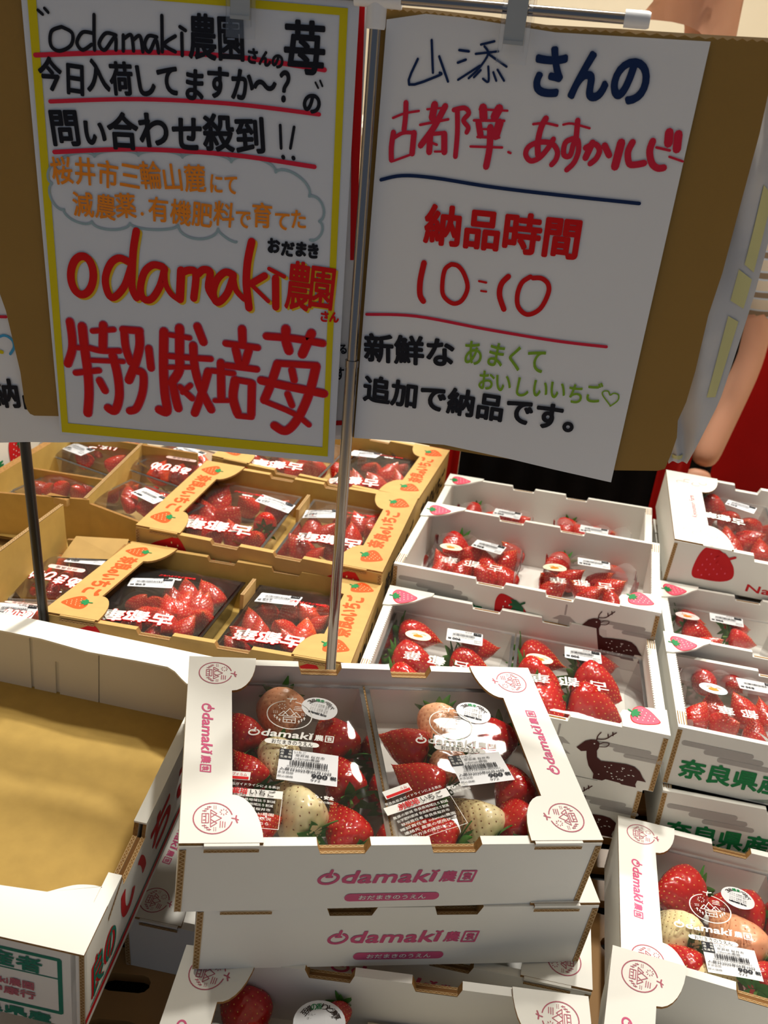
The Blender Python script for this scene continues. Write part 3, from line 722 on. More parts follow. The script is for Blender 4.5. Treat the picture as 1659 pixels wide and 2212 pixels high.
# ---------------------------------------------------------------- sign stand
CHROME = mat('brushed_chrome', (150, 144, 140), .20, .5, metal=1); CAPW = mat('white_plastic', (225, 228, 234), .35, .5)
BLACKP = mat('black_pole_paint', (10, 10, 11), .35, .5)
PX, PY_ = -.0391, .735
RODZ = at_y(890, 12, PY_).z
ra = radians(-11); rdir = Vector((cos(ra), sin(ra), 0))
sd = empty('sign_stand', (PX, PY_, SHZ)); tag(sd, 'chrome telescopic sign stand with a crossbar and white plastic end cap', 'sign stand')
z2 = at_y(757, 787, PY_).z-SHZ; rz = RODZ-SHZ
k = MB(); k.tube([(0, 0, .006), (0, 0, z2)], .0052, CHROME, 20); k.build('lower_pole', sd)
k = MB(); k.tube([(0, 0, z2-.002), (0, 0, z2+.004)], .0057, CHROME, 20); k.build('collar', sd)
k = MB(); k.tube([(0, 0, z2), (0, 0, rz)], .0043, CHROME, 20); k.build('upper_pole', sd)
k = MB(); k.tube([(0, 0, .0), (0, 0, .006)], .009, DARKST, 28); k.build('base', sd)
# rod length from the photograph
e = at_y(1360, 45, PY_); 
dd = ray(1362, 41); n = Vector((-rdir.y, rdir.x, 0)); P0 = Vector((PX, PY_, 0)); kk = ((P0-EYE).dot(n))/dd.dot(n); q = EYE+dd*kk; RL = (q-P0).dot(rdir); RODZ = q.z; rz = RODZ-SHZ
k = MB(); k.tube([(-.012, 0, rz), tuple(rdir*RL+Vector((0, 0, rz)))], .0036, CHROME, 16); k.build('crossbar', sd)
k = MB(); k.tube([tuple(-Vector((.30, 0, 0))+Vector((0, 0, rz))), (.0, 0, rz)], .0036, CHROME, 16); k.build('crossbar', sd)
k = MB(); k.tube([(0, 0, rz-.020), (0, 0, rz-.018), (0, 0, rz+.022)], [.0066, .0072, .0072], CAPW, 20); k.tube([(-.016, 0, rz), tuple(rdir*.018+Vector((0, 0, rz)))], .0066, CAPW, 16); k.build('t_joint', sd)
for p, d in ((rdir*RL, rdir),):
    k = MB(); k.tube([tuple(p-d*.004+Vector((0, 0, rz))), tuple(p+d*.011+Vector((0, 0, rz))), tuple(p+d*.013+Vector((0, 0, rz)))], [.0056, .0056, .0048], CAPW, 18); k.build('end_cap', sd)
# black pole at the left
bp = at_y(95, 1338, .80); bt = at_y(50, 940, .80)
k = MB(); k.tube([(0, 0, 0), (0, 0, .9)], .0052, BLACKP, 16); o = k.build('black_pole'); o.location = (bp.x, .80, SHZ+.005)
k = MB(); k.tube([(0, 0, -.005), (0, 0, 0)], .045, BLACKP, 24); k.build('base', o)
tag(o, 'thin black pole standing behind the large empty white carton', 'pole')

# ---------------------------------------------------------------- signs
KSIGN = mat('sign_kraft_board', (150, 118, 62), .75, .2, noise=(12, .04)); YEL = YINK
def frame(P, yaw): return Matrix.Translation(P) @ Matrix.Rotation(yaw, 4, 'Z')
def mk_pix(Mf, yl=0):
    inv = Mf.inverted(); o = inv @ EYE; R3 = inv.to_3x3()
    def f(px, py):
        d = R3 @ ray(px, py); t = (yl-o.y)/d.y; p = o+d*t; return (p.x, p.z)
    return f
def sheet(name, Mf, outline, m, t=.0006, bend=.0, label=None, cat='sign', y0=0, edge=None):
    """upright sheet: outline (u, w); thin, gently bowed"""
    k = MB(); o = bpy.data.objects.new(name, None)
    us = [p[0] for p in outline]; 
    k.prism(outline, (0, y0, 0), (1, 0, 0), (0, 0, 1), (0, 1, 0), t, m, m, edge or m)
    r = k.build(name); r.matrix_world = Mf; tag(r, label, cat); return r
def fine(pts, n=8, amp=0, rs=1):
    rn = random.Random(rs); o = []
    for i in range(len(pts)):
        a, b = pts[i], pts[(i+1) % len(pts)]
        for j in range(n):
            t = j/n; e = amp*sin(pi*t); o.append((a[0]+(b[0]-a[0])*t+rn.uniform(-1, 1)*e, a[1]+(b[1]-a[1])*t+rn.uniform(-1, 1)*e))
    return o
# --- left laminated poster
ML = frame((PX, PY_+.004, RODZ), 0.0); pl = mk_pix(ML)
QL = [pl(40, -75), pl(778, -12), pl(721, 1000), pl(131, 938)]
lam = mat('laminate', (214, 218, 226), .18, .5, bump=(14, .25, .003), coat=.4)
po = sheet('poster', ML, QL[::-1], lam, .0008, label='laminated poster with a yellow border and thick red hand lettering', y0=-.0008)
mpl = lambda u, v, L: (u, -.0011-.00025*L, v)
k = MB(mpl)
def PL(pts, s=1, ox=0, oy=0): return [pl(x/s+ox, y/s+oy) for x, y in pts]
pxw = abs(pl(500, 500)[0]-pl(400, 500)[0])/100
b = [(57, -45), (752, 18), (708, 985), (135, 932)]
bi = [(78, -20), (734, 33), (697, 965), (148, 913)]
for i in range(4):
    j = (i+1) % 4; k.poly(PL([b[i], b[j], bi[j], bi[i]]), YINK, 1)
k.build('yellow_border', po)
k = MB(mpl)
W = pxw
def ln(t, p0, p1, hpx, m, bold, jit=1, wt=None, L=3, kk=None, f=None):
    f = f or pl; (kk or k).line(t, f(*p0), f(*p1), hpx*W, m, L, bold*W, jit, wt)
def us(pts, w, m, L=2, sub=6, kk=None, f=None): (kk or k).stroke([(f or pl)(*p) for p in pts], w*W, m, L, sub=sub)
us([(78, 119), (300, 113), (500, 122), (702, 151)], 9, CRINK); us([(110, 219), (300, 214), (500, 224), (690, 247)], 8, CRINK); us([(119, 328), (300, 322), (500, 334), (680, 360)], 9, CRINK)
us([(84, 22), (94, 31)], 6, BINK, 3); us([(98, 18), (106, 27)], 6, BINK, 3)
us([(135, 58), (113, 68), (112, 98), (130, 110), (155, 98), (158, 72), (135, 58)], 7, BINK, 3)
us([(205, 32), (205, 80), (206, 108)], 7, BINK, 3); us([(203, 72), (180, 70), (168, 92), (180, 108), (200, 96)], 7, BINK, 3)
us([(252, 76), (230, 72), (216, 94), (228, 108), (250, 80), (252, 108)], 7, BINK, 3)
us([(268, 76), (268, 110)], 7, BINK, 3); us([(269, 84), (285, 76), (290, 110)], 7, BINK, 3); us([(290, 86), (304, 78), (310, 112)], 7, BINK, 3)
us([(340, 80), (322, 78), (314, 98), (324, 112), (338, 86), (344, 114)], 7, BINK, 3)
us([(351, 34), (352, 112)], 7, BINK, 3); us([(380, 78), (356, 96), (380, 112)], 7, BINK, 3); us([(394, 72), (395, 120)], 7, BINK, 3); us([(390, 58), (402, 66)], 7, BINK, 3)
ln('農園', (408, 114), (532, 122), 84, BINK, 2.0, .5); ln('さんの', (532, 132), (612, 146), 30, BINK, 1.6, .6)
ln('苺', (612, 146), (704, 150), 100, BINK, 2.4, .2)
ln('今日入荷してますか〜', (88, 190), (600, 214), 64, BINK, 2.0, 1); ln('？', (602, 216), (648, 222), 72, BINK, 2.0, .3)
us([(682, 178), (688, 190)], 4, BINK, 3); us([(692, 174), (697, 186)], 4, BINK, 3); ln('の', (652, 238), (694, 242), 44, BINK, 2.0, .3)
ln('問い合わせ殺到', (112, 306), (578, 326), 74, BINK, 2.2, .8, [1, .8, 1, 1, 1, 1, 1]); us([(606, 270), (608, 320)], 6, BINK, 3); us([(636, 274), (628, 320)], 6, BINK, 3); us([(612, 338), (613, 340)], 8, BINK, 3, 0); us([(634, 340), (635, 342)], 8, BINK, 3, 0)
# cloud outline
def arc(p, q, h):
    mx, my = (p[0]+q[0])/2, (p[1]+q[1])/2; dx, dy = q[0]-p[0], q[1]-p[1]; l = sqrt(dx*dx+dy*dy); nx, ny = dy/l, -dx/l
    us([(mx-cos(t)*dx/2+nx*h*sin(t), my-cos(t)*dy/2+ny*h*sin(t)) for t in [pi*i/12 for i in range(13)]], 5, GREYINK, 1, 0)
CL = [(128, 352), (205, 338), (300, 336), (395, 340), (500, 350), (596, 372), (668, 424), (690, 478), (670, 518)]
for p, q, h in zip(CL, CL[1:], (14, 12, 12, 14, 20, 22, 20, 16)): arc(p, q, h)
CL = [(512, 522), (472, 494), (386, 486), (282, 482), (200, 478), (140, 452), (114, 396), (128, 352)]
for p, q, h in zip(CL, CL[1:], (6, 26, 12, 16, 14, 16, 16)): arc(p, q, h)
ln('桜井市三輪山麓', (116, 390), (448, 412), 58, ORINK, 1.0, 1); ln('にて', (452, 412), (516, 420), 44, ORINK, 1.0, .5)
ln('減農薬・有機肥料で育てた', (160, 462), (664, 494), 54, ORINK, 1.0, 1, [1, 1, 1, .5, 1, 1, 1, 1, .8, 1, .8, .8])
ln('おだまき', (578, 544), (692, 556), 34, BINK, 1.9, 1)
S1 = 5.3516
OD = [([(262+130*cos(t), 555+222*sin(t)) for t in [radians(a) for a in range(-100, 265, 20)]], 92, 0),
      ([(800, 400), (690, 355), (590, 420), (530, 590), (560, 760), (630, 810), (750, 680), (830, 450)], 86, 0), ([(888, 45), (855, 250), (840, 500), (840, 700), (890, 815)], 88, 0),
      ([(1190, 455), (1080, 435), (980, 520), (935, 700), (965, 820), (1060, 830), (1160, 680), (1215, 480)], 86, 0), ([(1215, 480), (1225, 650), (1290, 770), (1370, 830)], 66, 0),
      ([(1405, 500), (1390, 830)], 100, 0), ([(1400, 530), (1500, 495), (1575, 540), (1550, 820)], 88, 0), ([(1600, 540), (1660, 490), (1740, 520), (1720, 700), (1790, 830)], 88, 0)]
OD2 = [([(440, 480), (350, 450), (255, 540), (215, 690), (265, 790), (370, 690), (440, 500)], 84, 1), ([(440, 500), (470, 650), (560, 750)], 66, 1),
       ([(645, 110), (600, 330), (585, 560), (600, 720), (615, 850)], 88, 1), ([(790, 490), (640, 580)], 80, 1), ([(650, 600), (830, 775)], 48, 1), ([(912, 520), (915, 840)], 86, 1), ([(840, 412), (1010, 500)], 46, 1)]
for pts, w, z in OD+OD2:
    s_, ox, oy = (S1, 130, 490) if not z else (5.184, 420, 500)
    k.stroke([pl(x/s_+ox+4.5, y/s_+oy+4) for x, y in smoothline(pts, 4)], w/s_*W, YSH, 1, cap=10)
    k.stroke([pl(x/s_+ox, y/s_+oy) for x, y in smoothline(pts, 4)], w/s_*W, RINK, 3, cap=10)
for m_, dx, L_ in ((YSH, 4, 1), (RINK, 0, 3)):
    c = pl(645+dx, 617+dx); k.fit('農', c[0], c[1], 50*W, 104*W, m_, L_, -.05, 2.2*W); c = pl(696+dx, 622+dx); k.fit('園', c[0], c[1], 50*W, 90*W, m_, L_, -.05, 1.8*W)
ln('さん', (690, 690), (732, 694), 26, RINK, 1.3, .5)
TK = [  # five thick red characters: strokes seen in the two detail crops
 ([(120, 75), (145, 250), (145, 400), (95, 560)], 88), ([(262, 130), (285, 350), (325, 650), (340, 900), (325, 1130)], 98), ([(190, 372), (350, 385)], 52), ([(185, 665), (455, 637)], 62),
 ([(380, 182), (625, 165)], 54), ([(505, 115), (500, 395)], 92), ([(340, 375), (480, 410), (690, 412)], 60), ([(365, 520), (735, 535)], 48), ([(615, 470), (670, 690), (690, 930), (640, 1100), (560, 1070)], 94), ([(462, 755), (525, 870)], 80),
 ([(745, 175), (765, 380), (820, 540)], 82), ([(730, 165), (930, 180)], 74), ([(918, 190), (925, 350), (880, 540), (800, 750)], 92), ([(890, 640), (965, 680), (960, 880), (890, 1070), (810, 1105)], 84), ([(1030, 385), (1055, 610)], 80),
 ([(1205, 190), (1200, 600), (1215, 900), (1240, 1110), (1150, 1090)], 98), ([(1265, 225), (1500, 262)], 52), ([(1385, 150), (1385, 450), (1380, 640), (1290, 780)], 98), ([(1260, 470), (1500, 490), (1745, 505)], 62), ([(1260, 600), (1520, 600)], 48),
 ([(1310, 800), (1340, 960), (1370, 1075)], 92), ([(1390, 830), (1530, 960)], 66), ([(1542, 350), (1560, 600), (1630, 850), (1750, 1090)], 88), ([(1590, 130), (1660, 310)], 86), ([(1715, 650), (1650, 880), (1560, 1130)], 88), ([(1510, 810), (1420, 890)], 56)]
TK2 = [([(310, 550), (315, 960)], 88), ([(205, 640), (455, 672)], 58), ([(240, 985), (400, 985)], 48), ([(555, 160), (560, 330)], 88), ([(365, 325), (735, 375)], 68), ([(480, 390), (520, 560)], 84), ([(635, 390), (585, 560)], 84), ([(375, 580), (725, 625)], 68),
 ([(475, 750), (450, 950), (500, 1130)], 98), ([(480, 745), (660, 775)], 66), ([(668, 790), (660, 1150)], 88), ([(500, 1160), (665, 1175)], 62),
 ([(835, 242), (1160, 270), (1485, 325)], 78), ([(1060, 160), (1060, 290), (1095, 410)], 98), ([(1355, 210), (1250, 450)], 98), ([(965, 560), (885, 800), (810, 980)], 92), ([(970, 555), (1400, 580)], 72), ([(1408, 590), (1330, 900), (1200, 1190), (1060, 1335), (930, 1275)], 98),
 ([(775, 752), (1130, 830), (1500, 905)], 92), ([(830, 1000), (1150, 1135), (1325, 1265)], 58), ([(1130, 630), (1155, 750)], 76), ([(1080, 910), (1130, 1040)], 68)]
for src, ox in ((TK, 130), (TK2, 420)):
    for pts, w in src:
        q = [pl(x/S1+ox, y/S1+680) for x, y in smoothline(pts, 4)]
        k.stroke(q, (w+24)/S1*W, PKINK, 1, cap=10); k.stroke(q, w/S1*W, RINK, 3, cap=10)
k.build('hand_lettering', po)
# clear laminate margin and tape
# --- kraft board behind the left poster
MLb = frame((PX, PY_+.0065, RODZ), 0.0); pb = mk_pix(MLb)
cb = [pb(-40, -80), pb(-10, 400), pb(0, 632), pb(13.6, 670), pb(45, 803), pb(54, 867), pb(60, 885), pb(66, 893), pb(75, 897), pb(124, 898), pb(300, 905), pb(560, 925), pb(640, -60)]
o = sheet('backing_board', MLb, cb, KSIGN, .003, label='torn brown kraft backing board behind the yellow-bordered poster', y0=-.001, edge=KWAVE)
# --- white sheet with a red border behind it
MLc = frame((PX, PY_+.0135, RODZ), 0.0); pc = mk_pix(MLc)
o = sheet('notice_sheet', MLc, [pc(-230, 960), pc(60, 952), pc(130, 953), pc(745, 946), pc(800, -70), pc(-260, -70)], PAPER, .0008, label='large white notice sheet with a red border behind the left board', y0=-.003)
k = MB(lambda u, v, L: (u, -.0033-.00025*L, v)); W = pxw
k.poly([pc(763, 10), pc(789, 12), pc(770, 560), pc(757, 560)][::-1], RINK, 1); k.poly([pc(560, -40), pc(789, 12), pc(763, 14), pc(620, 10)][::-1], RINK, 1)
k.poly([pc(300, 930), pc(746, 915), pc(747, 905), pc(300, 918)][::-1], RINK, 1)
ln('る', (733, 760), (752, 760), 26, BINK, .8, 0, f=pc); ln('す。', (727, 815), (764, 815), 34, BINK, .8, 0, f=pc); ln('品', (52, 874), (120, 876), 72, BINK, 2.4, 0, f=pc)
ln('納', (-12, 870), (52, 872), 76, BINK, 2.4, 0, f=pc); us([(-60, 680), (17, 682)], 7, CRINK, f=pc); us([(-10, 732), (12, 722), (30, 732), (34, 748), (26, 762)], 6, SKYINK, f=pc); us([(-14, 752), (8, 758)], 9, YINK, f=pc)
k.build('print', o)
# --- right paper notice
MR = frame(Vector((PX, PY_+.006, RODZ))+rdir*.0, ra); pr = mk_pix(MR)
QR = [pr(765, 945), pr(850, 951), pr(960, 960), pr(1100, 990), pr(1200, 1014), pr(1320, 1041), pr(1535, 90), pr(1200, 70), pr(1000, 38), pr(920, 30), pr(836, 42)]
pn = sheet('paper_notice', MR, QR, PAPER, .0006, label='white paper notice with red, navy, black and green lettering', y0=-.001)
k = MB(lambda u, v, L: (u, -.0013-.00025*L, v)); F = pr
def sr(src, s, ox, oy, m, L=2):
    for pts, w in src: k.stroke([pr(x/s+ox, y/s+oy) for x, y in (smoothline(pts, 4) if len(pts) > 2 else pts)], w/s*W, m, L, cap=8)
sr([([(320, 160), (325, 290)], 9), ([(265, 235), (230, 337), (350, 300), (352, 290)], 9), ([(350, 225), (385, 325)], 9), ([(430, 200), (468, 205)], 9), ([(424, 250), (456, 238)], 9), ([(425, 318), (512, 262)], 8), ([(516, 178), (570, 165)], 8), ([(495, 215), (585, 205)], 8),
    ([(530, 185), (545, 215), (510, 270), (467, 312)], 8), ([(545, 215), (618, 266)], 8), ([(545, 265), (546, 325), (524, 314)], 8), ([(515, 280), (488, 308)], 8), ([(565, 288), (577, 322)], 8), ([(582, 278), (608, 322)], 8)], 1.8454, 760, 0, BLUEINK)
ln('さんの', (1138, 196), (1398, 222), 96, BLUEINK, 3.6, 0, f=pr)
KT = [([(230, 252), (350, 205), (488, 182)], 22), ([(360, 100), (355, 240), (340, 370)], 48), ([(235, 395), (215, 540), (215, 670)], 50), ([(240, 450), (330, 400), (440, 398)], 34), ([(440, 400), (420, 605)], 54), ([(225, 682), (430, 607)], 22),
 ([(645, 120), (620, 250)], 66), ([(570, 165), (765, 148)], 20), ([(750, 135), (640, 340), (505, 525)], 56), ([(500, 320), (780, 265)], 24), ([(600, 430), (590, 590)], 58), ([(630, 410), (735, 400)], 36), ([(740, 410), (740, 590)], 58), ([(625, 502), (665, 518)], 24), ([(645, 585), (740, 585)], 20),
 ([(870, 175), (870, 400), (850, 635)], 46), ([(835, 172), (940, 152), (985, 205), (930, 275), (978, 345), (962, 395)], 42), ([(1125, 150), (1130, 250)], 74), ([(1285, 158), (1240, 240)], 76), ([(1090, 165), (1368, 180)], 20), ([(1035, 275), (1335, 280)], 24), ([(1080, 295), (1100, 425)], 58), ([(1290, 300), (1250, 430)], 74), ([(1198, 345), (1190, 550), (1155, 735)], 60), ([(1130, 362), (1300, 370)], 20), ([(1070, 440), (1285, 446)], 24), ([(1000, 535), (1315, 545)], 22), ([(1375, 590), (1398, 600)], 22)]
sr(KT, 4.608, 800, 200, CRINK)
AS = [([(145, 170), (260, 160), (378, 185)], 22), ([(268, 115), (222, 200), (190, 340), (190, 465)], 52), ([(340, 315), (290, 400), (205, 495), (120, 525), (72, 465), (100, 390), (200, 345), (320, 355), (378, 430), (365, 510), (322, 562)], 46), ([(435, 175), (520, 165), (690, 210)], 20), ([(575, 135), (560, 300)], 48),
 ([(530, 310), (455, 350), (440, 465), (500, 475), (535, 360), (575, 325), (582, 430), (540, 540), (468, 612)], 46), ([(650, 400), (740, 362), (785, 420), (755, 500), (695, 552)], 48), ([(718, 350), (650, 495)], 56), ([(835, 378), (878, 470)], 56), ([(995, 350), (935, 580)], 70), ([(1105, 345), (1060, 440), (1072, 550), (1130, 562), (1215, 547)], 56),
 ([(1300, 335), (1270, 430), (1290, 545), (1345, 595), (1405, 592)], 58), ([(1335, 395), (1465, 425)], 22), ([(1460, 250), (1450, 355)], 72), ([(1548, 268), (1532, 412)], 70), ([(1460, 485), (1590, 530)], 20)]
sr(AS, 4.484, 1120, 230, CRINK)
sr([([(262, 125), (225, 300), (222, 440), (255, 505)], 58), ([(530, 140), (470, 190), (445, 320), (455, 450), (550, 528), (640, 495), (695, 370), (660, 235), (600, 155), (530, 138)], 44), ([(808, 305), (880, 320)], 22), ([(828, 403), (880, 410)], 20), ([(1100, 260), (1030, 335), (1012, 450), (1055, 585)], 54), ([(1320, 262), (1235, 320), (1190, 440), (1200, 565), (1290, 638), (1415, 580), (1495, 430), (1495, 335), (1430, 278), (1345, 275)], 46)], 4.608, 860, 540, RINK)
ln('納品時間', (915, 516), (1252, 552), 84, RINK, 3.0, 0, f=pr)
us([(824, 388), (870, 379), (940, 384), (1060, 403), (1200, 420), (1381, 439)], 7, BLUEINK, f=pr); us([(793, 678), (900, 682), (1050, 710), (1200, 735), (1310, 748)], 6.5, CRINK, f=pr)
ln('新鮮な', (787, 773), (984, 786), 68, BINK, 2.5, 0, f=pr); ln('追加で納品です。', (784, 858), (1278, 934), 66, BINK, 2.5, 0, f=pr)
ln('あまくて', (1000, 780), (1180, 800), 62, GRINK, .9, 1, f=pr); ln('おいしいいちご', (1030, 838), (1300, 872), 50, GRINK, .9, 1, f=pr)
us([(1318, 874), (1302, 852), (1304, 844), (1314, 844), (1318, 852), (1326, 848), (1336, 852), (1334, 864), (1318, 876)], 3, GRINK, f=pr)
k.build('lettering', pn)
# --- kraft board behind the right notice
MRb = frame((PX, PY_+.0085, RODZ), ra); pbr = mk_pix(MRb)
cr = [pbr(740, 942), pbr(860, 948), pbr(960, 968), pbr(1060, 985), pbr(1200, 1004), pbr(1330, 1015), pbr(1420, 1016), pbr(1436, 1012), pbr(1450, 980), pbr(1462, 944), pbr(1464, 908), pbr(1482, 868), pbr(1502, 800), pbr(1530, 680), pbr(1560, 590), pbr(1597, 450), pbr(1640, 290), pbr(1662, 190), pbr(1690, 88), pbr(1540, 80), pbr(1330, 66), pbr(1180, 58), pbr(1060, 40), pbr(940, 26), pbr(822, 16)]
o = sheet('backing_board', MRb, cr, KSIGN, .003, label='wide brown kraft backing board behind the white paper notice', y0=-.001, edge=KWAVE)
k = MB(); 
flt = [pbr(x, y) for x, y in ((822, 16), (940, 26), (1060, 40), (1180, 58), (1330, 66), (1540, 80), (1690, 88))]
for a, b_ in zip(flt, flt[1:]):
    n = 14
    for i in range(n):
        p = (a[0]+(b_[0]-a[0])*i/n, a[1]+(b_[1]-a[1])*i/n); q = (a[0]+(b_[0]-a[0])*(i+1)/n, a[1]+(b_[1]-a[1])*(i+1)/n)
        k.add([(p[0], -.0013, p[1]-.0016*(i % 2)), (q[0], -.0013, q[1]-.0016*((i+1) % 2)), (q[0], -.0013, q[1]+.0012), (p[0], -.0013, p[1]+.0012)], [(0, 1, 2, 3)], KWAVE)
k.build('torn_edge', o)
# --- crumpled translucent sleeve behind it
MRc = frame((PX, PY_+.020, RODZ), ra); ps = mk_pix(MRc)
SLV = mat('crumpled_white_plastic', (206, 206, 208), .4, .5, bump=(9, .9, .02)); TAPE = mat('yellow_tape', (216, 212, 150), .4, .4)
k = MB(); ed = [(444, 1002), (1482, 1002)]
Lf = [(1444, 1002), (1440, 960), (1400, 870), (1420, 700), (1440, 500), (1480, 300), (1505, 140), (1512, 104)]
Rt = [(1484, 1003), (1500, 970), (1553, 862), (1586, 764), (1630, 632), (1659, 529), (1700, 380), (1725, 240), (1735, 140)]
Lq = [ps(*q) for q in Lf]; Rq = [ps(*q) for q in Rt]; n = len(Lq)-1
def sl(u, v):
    i = min(int(v*n), n-1); f = v*n-i
    a = (Lq[i][0]+(Lq[i+1][0]-Lq[i][0])*f, Lq[i][1]+(Lq[i+1][1]-Lq[i][1])*f); b = (Rq[i][0]+(Rq[i+1][0]-Rq[i][0])*f, Rq[i][1]+(Rq[i+1][1]-Rq[i][1])*f)
    return (a[0]+(b[0]-a[0])*u, .004*sin(9*u+14*v)*sin(pi*u)+.006*sin(5*v+3*u), a[1]+(b[1]-a[1])*u)
k.grid(14, 30, sl, SLV); o = k.build('plastic_sleeve'); o.matrix_world = MRc; tag(o, 'crumpled white plastic sleeve with yellow tape hanging behind the right board', 'plastic sheet')
for v0, v1, u0, u1 in ((.30, .50, .80, .92), (.53, .60, .78, .93), (.62, .80, .82, .93), (.03, .06, .2, .7)):
    k = MB(); k.grid(3, 6, lambda a, b_: (lambda q: (q[0], q[1]-.0008, q[2]))(sl(u0+(u1-u0)*a, v0+(v1-v0)*b_)), TAPE); k.build('tape', o)
# --- clips
def clip(pos, yaw, label):
    r = empty('sign_clip', pos, Matrix.Rotation(yaw, 3, 'Z')); tag(r, label, 'clip', 'clips on the crossbar')
    k = MB()
    for sx in (-1, 1):
        a, b_ = sorted((sx*.0105, sx*.0075)); k.box(a, b_, -.006, -.0035, -.026, .012, CLEARP)
    k.box(-.0105, .0105, -.0062, -.004, -.034, -.026, CLEARP); k.box(-.0075, .0075, -.0058, -.0048, -.026, -.010, CLEARP); k.build('front_jaw', r); ZN = mat('spring_steel', (190, 186, 176), .42, .5, metal=.8)
    k = MB(); k.box(-.0105, .0105, .012, .014, -.034, .012, CLEARP); k.build('rear_jaw', r)
    k = MB(); k.box(-.0070, .0070, -.0078, -.0064, -.020, .008, ZN); k.box(-.0070, .0070, -.0078, .010, .0065, .008, ZN); k.box(-.0070, .0070, -.0088, -.006, -.022, -.0195, ZN); k.build('steel_spring', r)
    return r
c1 = mk_pix(frame((PX, PY_, RODZ), 0))(523, 0); clip((PX+c1[0], PY_, RODZ), 0, 'clear plastic clip with a steel spring holding the yellow-bordered poster')
dd = ray(1120, 24); kk = ((P0-EYE).dot(n := Vector((-rdir.y, rdir.x, 0))))/dd.dot(n); q = EYE+dd*kk; u = (q-P0).dot(rdir)
clip((PX+rdir.x*u, PY_+rdir.y*u, RODZ), ra, 'clear plastic clip with a steel spring above the white paper notice')
# ---------------------------------------------------------------- cartons
GF, GK, GD = 'white farm cartons with pink print', 'kraft strawberry cartons', 'white deer print cartons'
place('A', 'O', 'white farm carton topping the centre stack, open with two strawberry packs', GF)
place('B', 'O', 'white farm carton second in the centre stack, under the open one', GF)
place('C', 'O', 'white farm carton at the bottom edge, nearly empty with one frilled pack', GF)
place('E', 'O', 'white farm carton behind the bottom one, supporting the centre stack', GF)
place('D', 'O', 'white farm carton at right with an open pack of mixed berries', GF)
place('F', 'O', 'white farm carton rim in the bottom right corner, empty inside', GF)
place('H1', 'H', 'front kraft strawberry carton with two black-tray packs', GK)
place('H2', 'H', 'middle kraft strawberry carton with two clear-tray packs', GK)
place('H3', 'H', 'rearmost kraft strawberry carton, half hidden under the signs', GK)
place('J1', 'J', 'rearmost white deer carton under the right notice', GD)
place('J2', 'J', 'middle white deer carton with two frilled packs', GD)
place('J3', 'J', 'front white deer carton with two packs of large berries', GD)
place('J4', 'J', 'white deer carton directly under the front deer carton', GD)
place('K3', 'J', 'white deer carton at the right edge with a frilled pack', GD)
place('K4', 'J', 'white deer carton under the front one at the right edge', GD)
place('K2', 'J', 'white deer carton at the right edge, below the plain berry carton', GD)
place('K1', 'K', 'white carton with one big red berry print at the right edge', 'berry print carton')
def under(key, n, kind, label, group, extra='n'):
    """closed stack below a carton, down to the deck"""
    H = DIM[kind][2]; M0 = M_[key]; p = M0.translation; z = p.z
    yaw = POSE[key][3]; zz = min((M0 @ Vector((sx*DIM[kind][0]/2, sy*DIM[kind][1]/2, 0))).z for sx in (-1, 1) for sy in (-1, 1))-.003
    avail = zz-SHZ
    for i in range(n):
        top = zz-i*(H+.003)
        if top-H < SHZ+.0005: break
        M = Matrix.Translation((p.x+random.uniform(-.004, .004), p.y+(.035 if key == 'H1' else .004), top-H)) @ Matrix.Rotation(yaw+random.uniform(-.02, .02), 4, 'Z')
        carton(kind, M, label+(['', ', second down', ', third down'][i]), group, extra)
for key, kind, lab, g in (('H1', 'H', 'kraft carton under the front kraft carton', GK), ('H2', 'H', 'kraft carton under the middle kraft carton', GK), ('H3', 'H', 'kraft carton under the rearmost kraft carton', GK),
    ('J2', 'J', 'white deer carton under the middle deer carton', GD), ('J1', 'J', 'white deer carton under the rearmost deer carton', GD), ('K1', 'J', 'white deer carton under the big berry carton', GD), ('K2', 'J', 'white deer carton under the one below the berry carton', GD)):
    under(key, 3, kind, lab, g)
# small carton on the deck at left of the stack
g1 = at_z(273, 2083, SHZ); g2 = at_z(388, 2108, SHZ); yw = math.atan2(g2.y-g1.y, g2.x-g1.x)
Mg = Matrix.Translation(g1) @ Matrix.Rotation(yw, 4, 'Z') @ Matrix.Translation((.165, .1067, .0005))
carton('O', Mg, 'white farm carton on the deck, half hidden beside the large white box', GF)
k = MB()
# dividers and inner panels in the front carton
def divider(key, kind, x=0, y0=None, y1=None, h=.85, m=KRAFTIN):
    W, D, H = DIM[kind]; y0 = -D/2+.01 if y0 is None else y0; y1 = D/2-.01 if y1 is None else y1
    o = empty('pack_divider', M_[key].translation, M_[key].to_3x3())
    k = MB(); k.box(x-.0022, x+.0022, y0, y1, .004, H*h, m); flute(k, (x-.0022, y0, H*h), (x-.0022, y1, H*h), (1, 0, 0), .0044, (0, 0, 1)); k.build('panel', o); return o
tag(divider('A', 'O', .001, h=.72), 'brown corrugated divider between the two packs of the open farm carton', 'divider')
tag(divider('H1', 'H', .012, .02, .075, .95, KRAFT), 'kraft divider tab between the two black-tray packs', 'divider')
tag(divider('H2', 'H', .012, .02, .075, .95, KRAFT), 'kraft divider tab between packs in the middle kraft carton', 'divider')
def sub(key, x, y, z, a=0, tilt=0): return M_[key] @ Matrix.Translation((x, y, z)) @ Matrix.Rotation(a, 4, 'Z') @ Matrix.Rotation(tilt, 4, 'X')

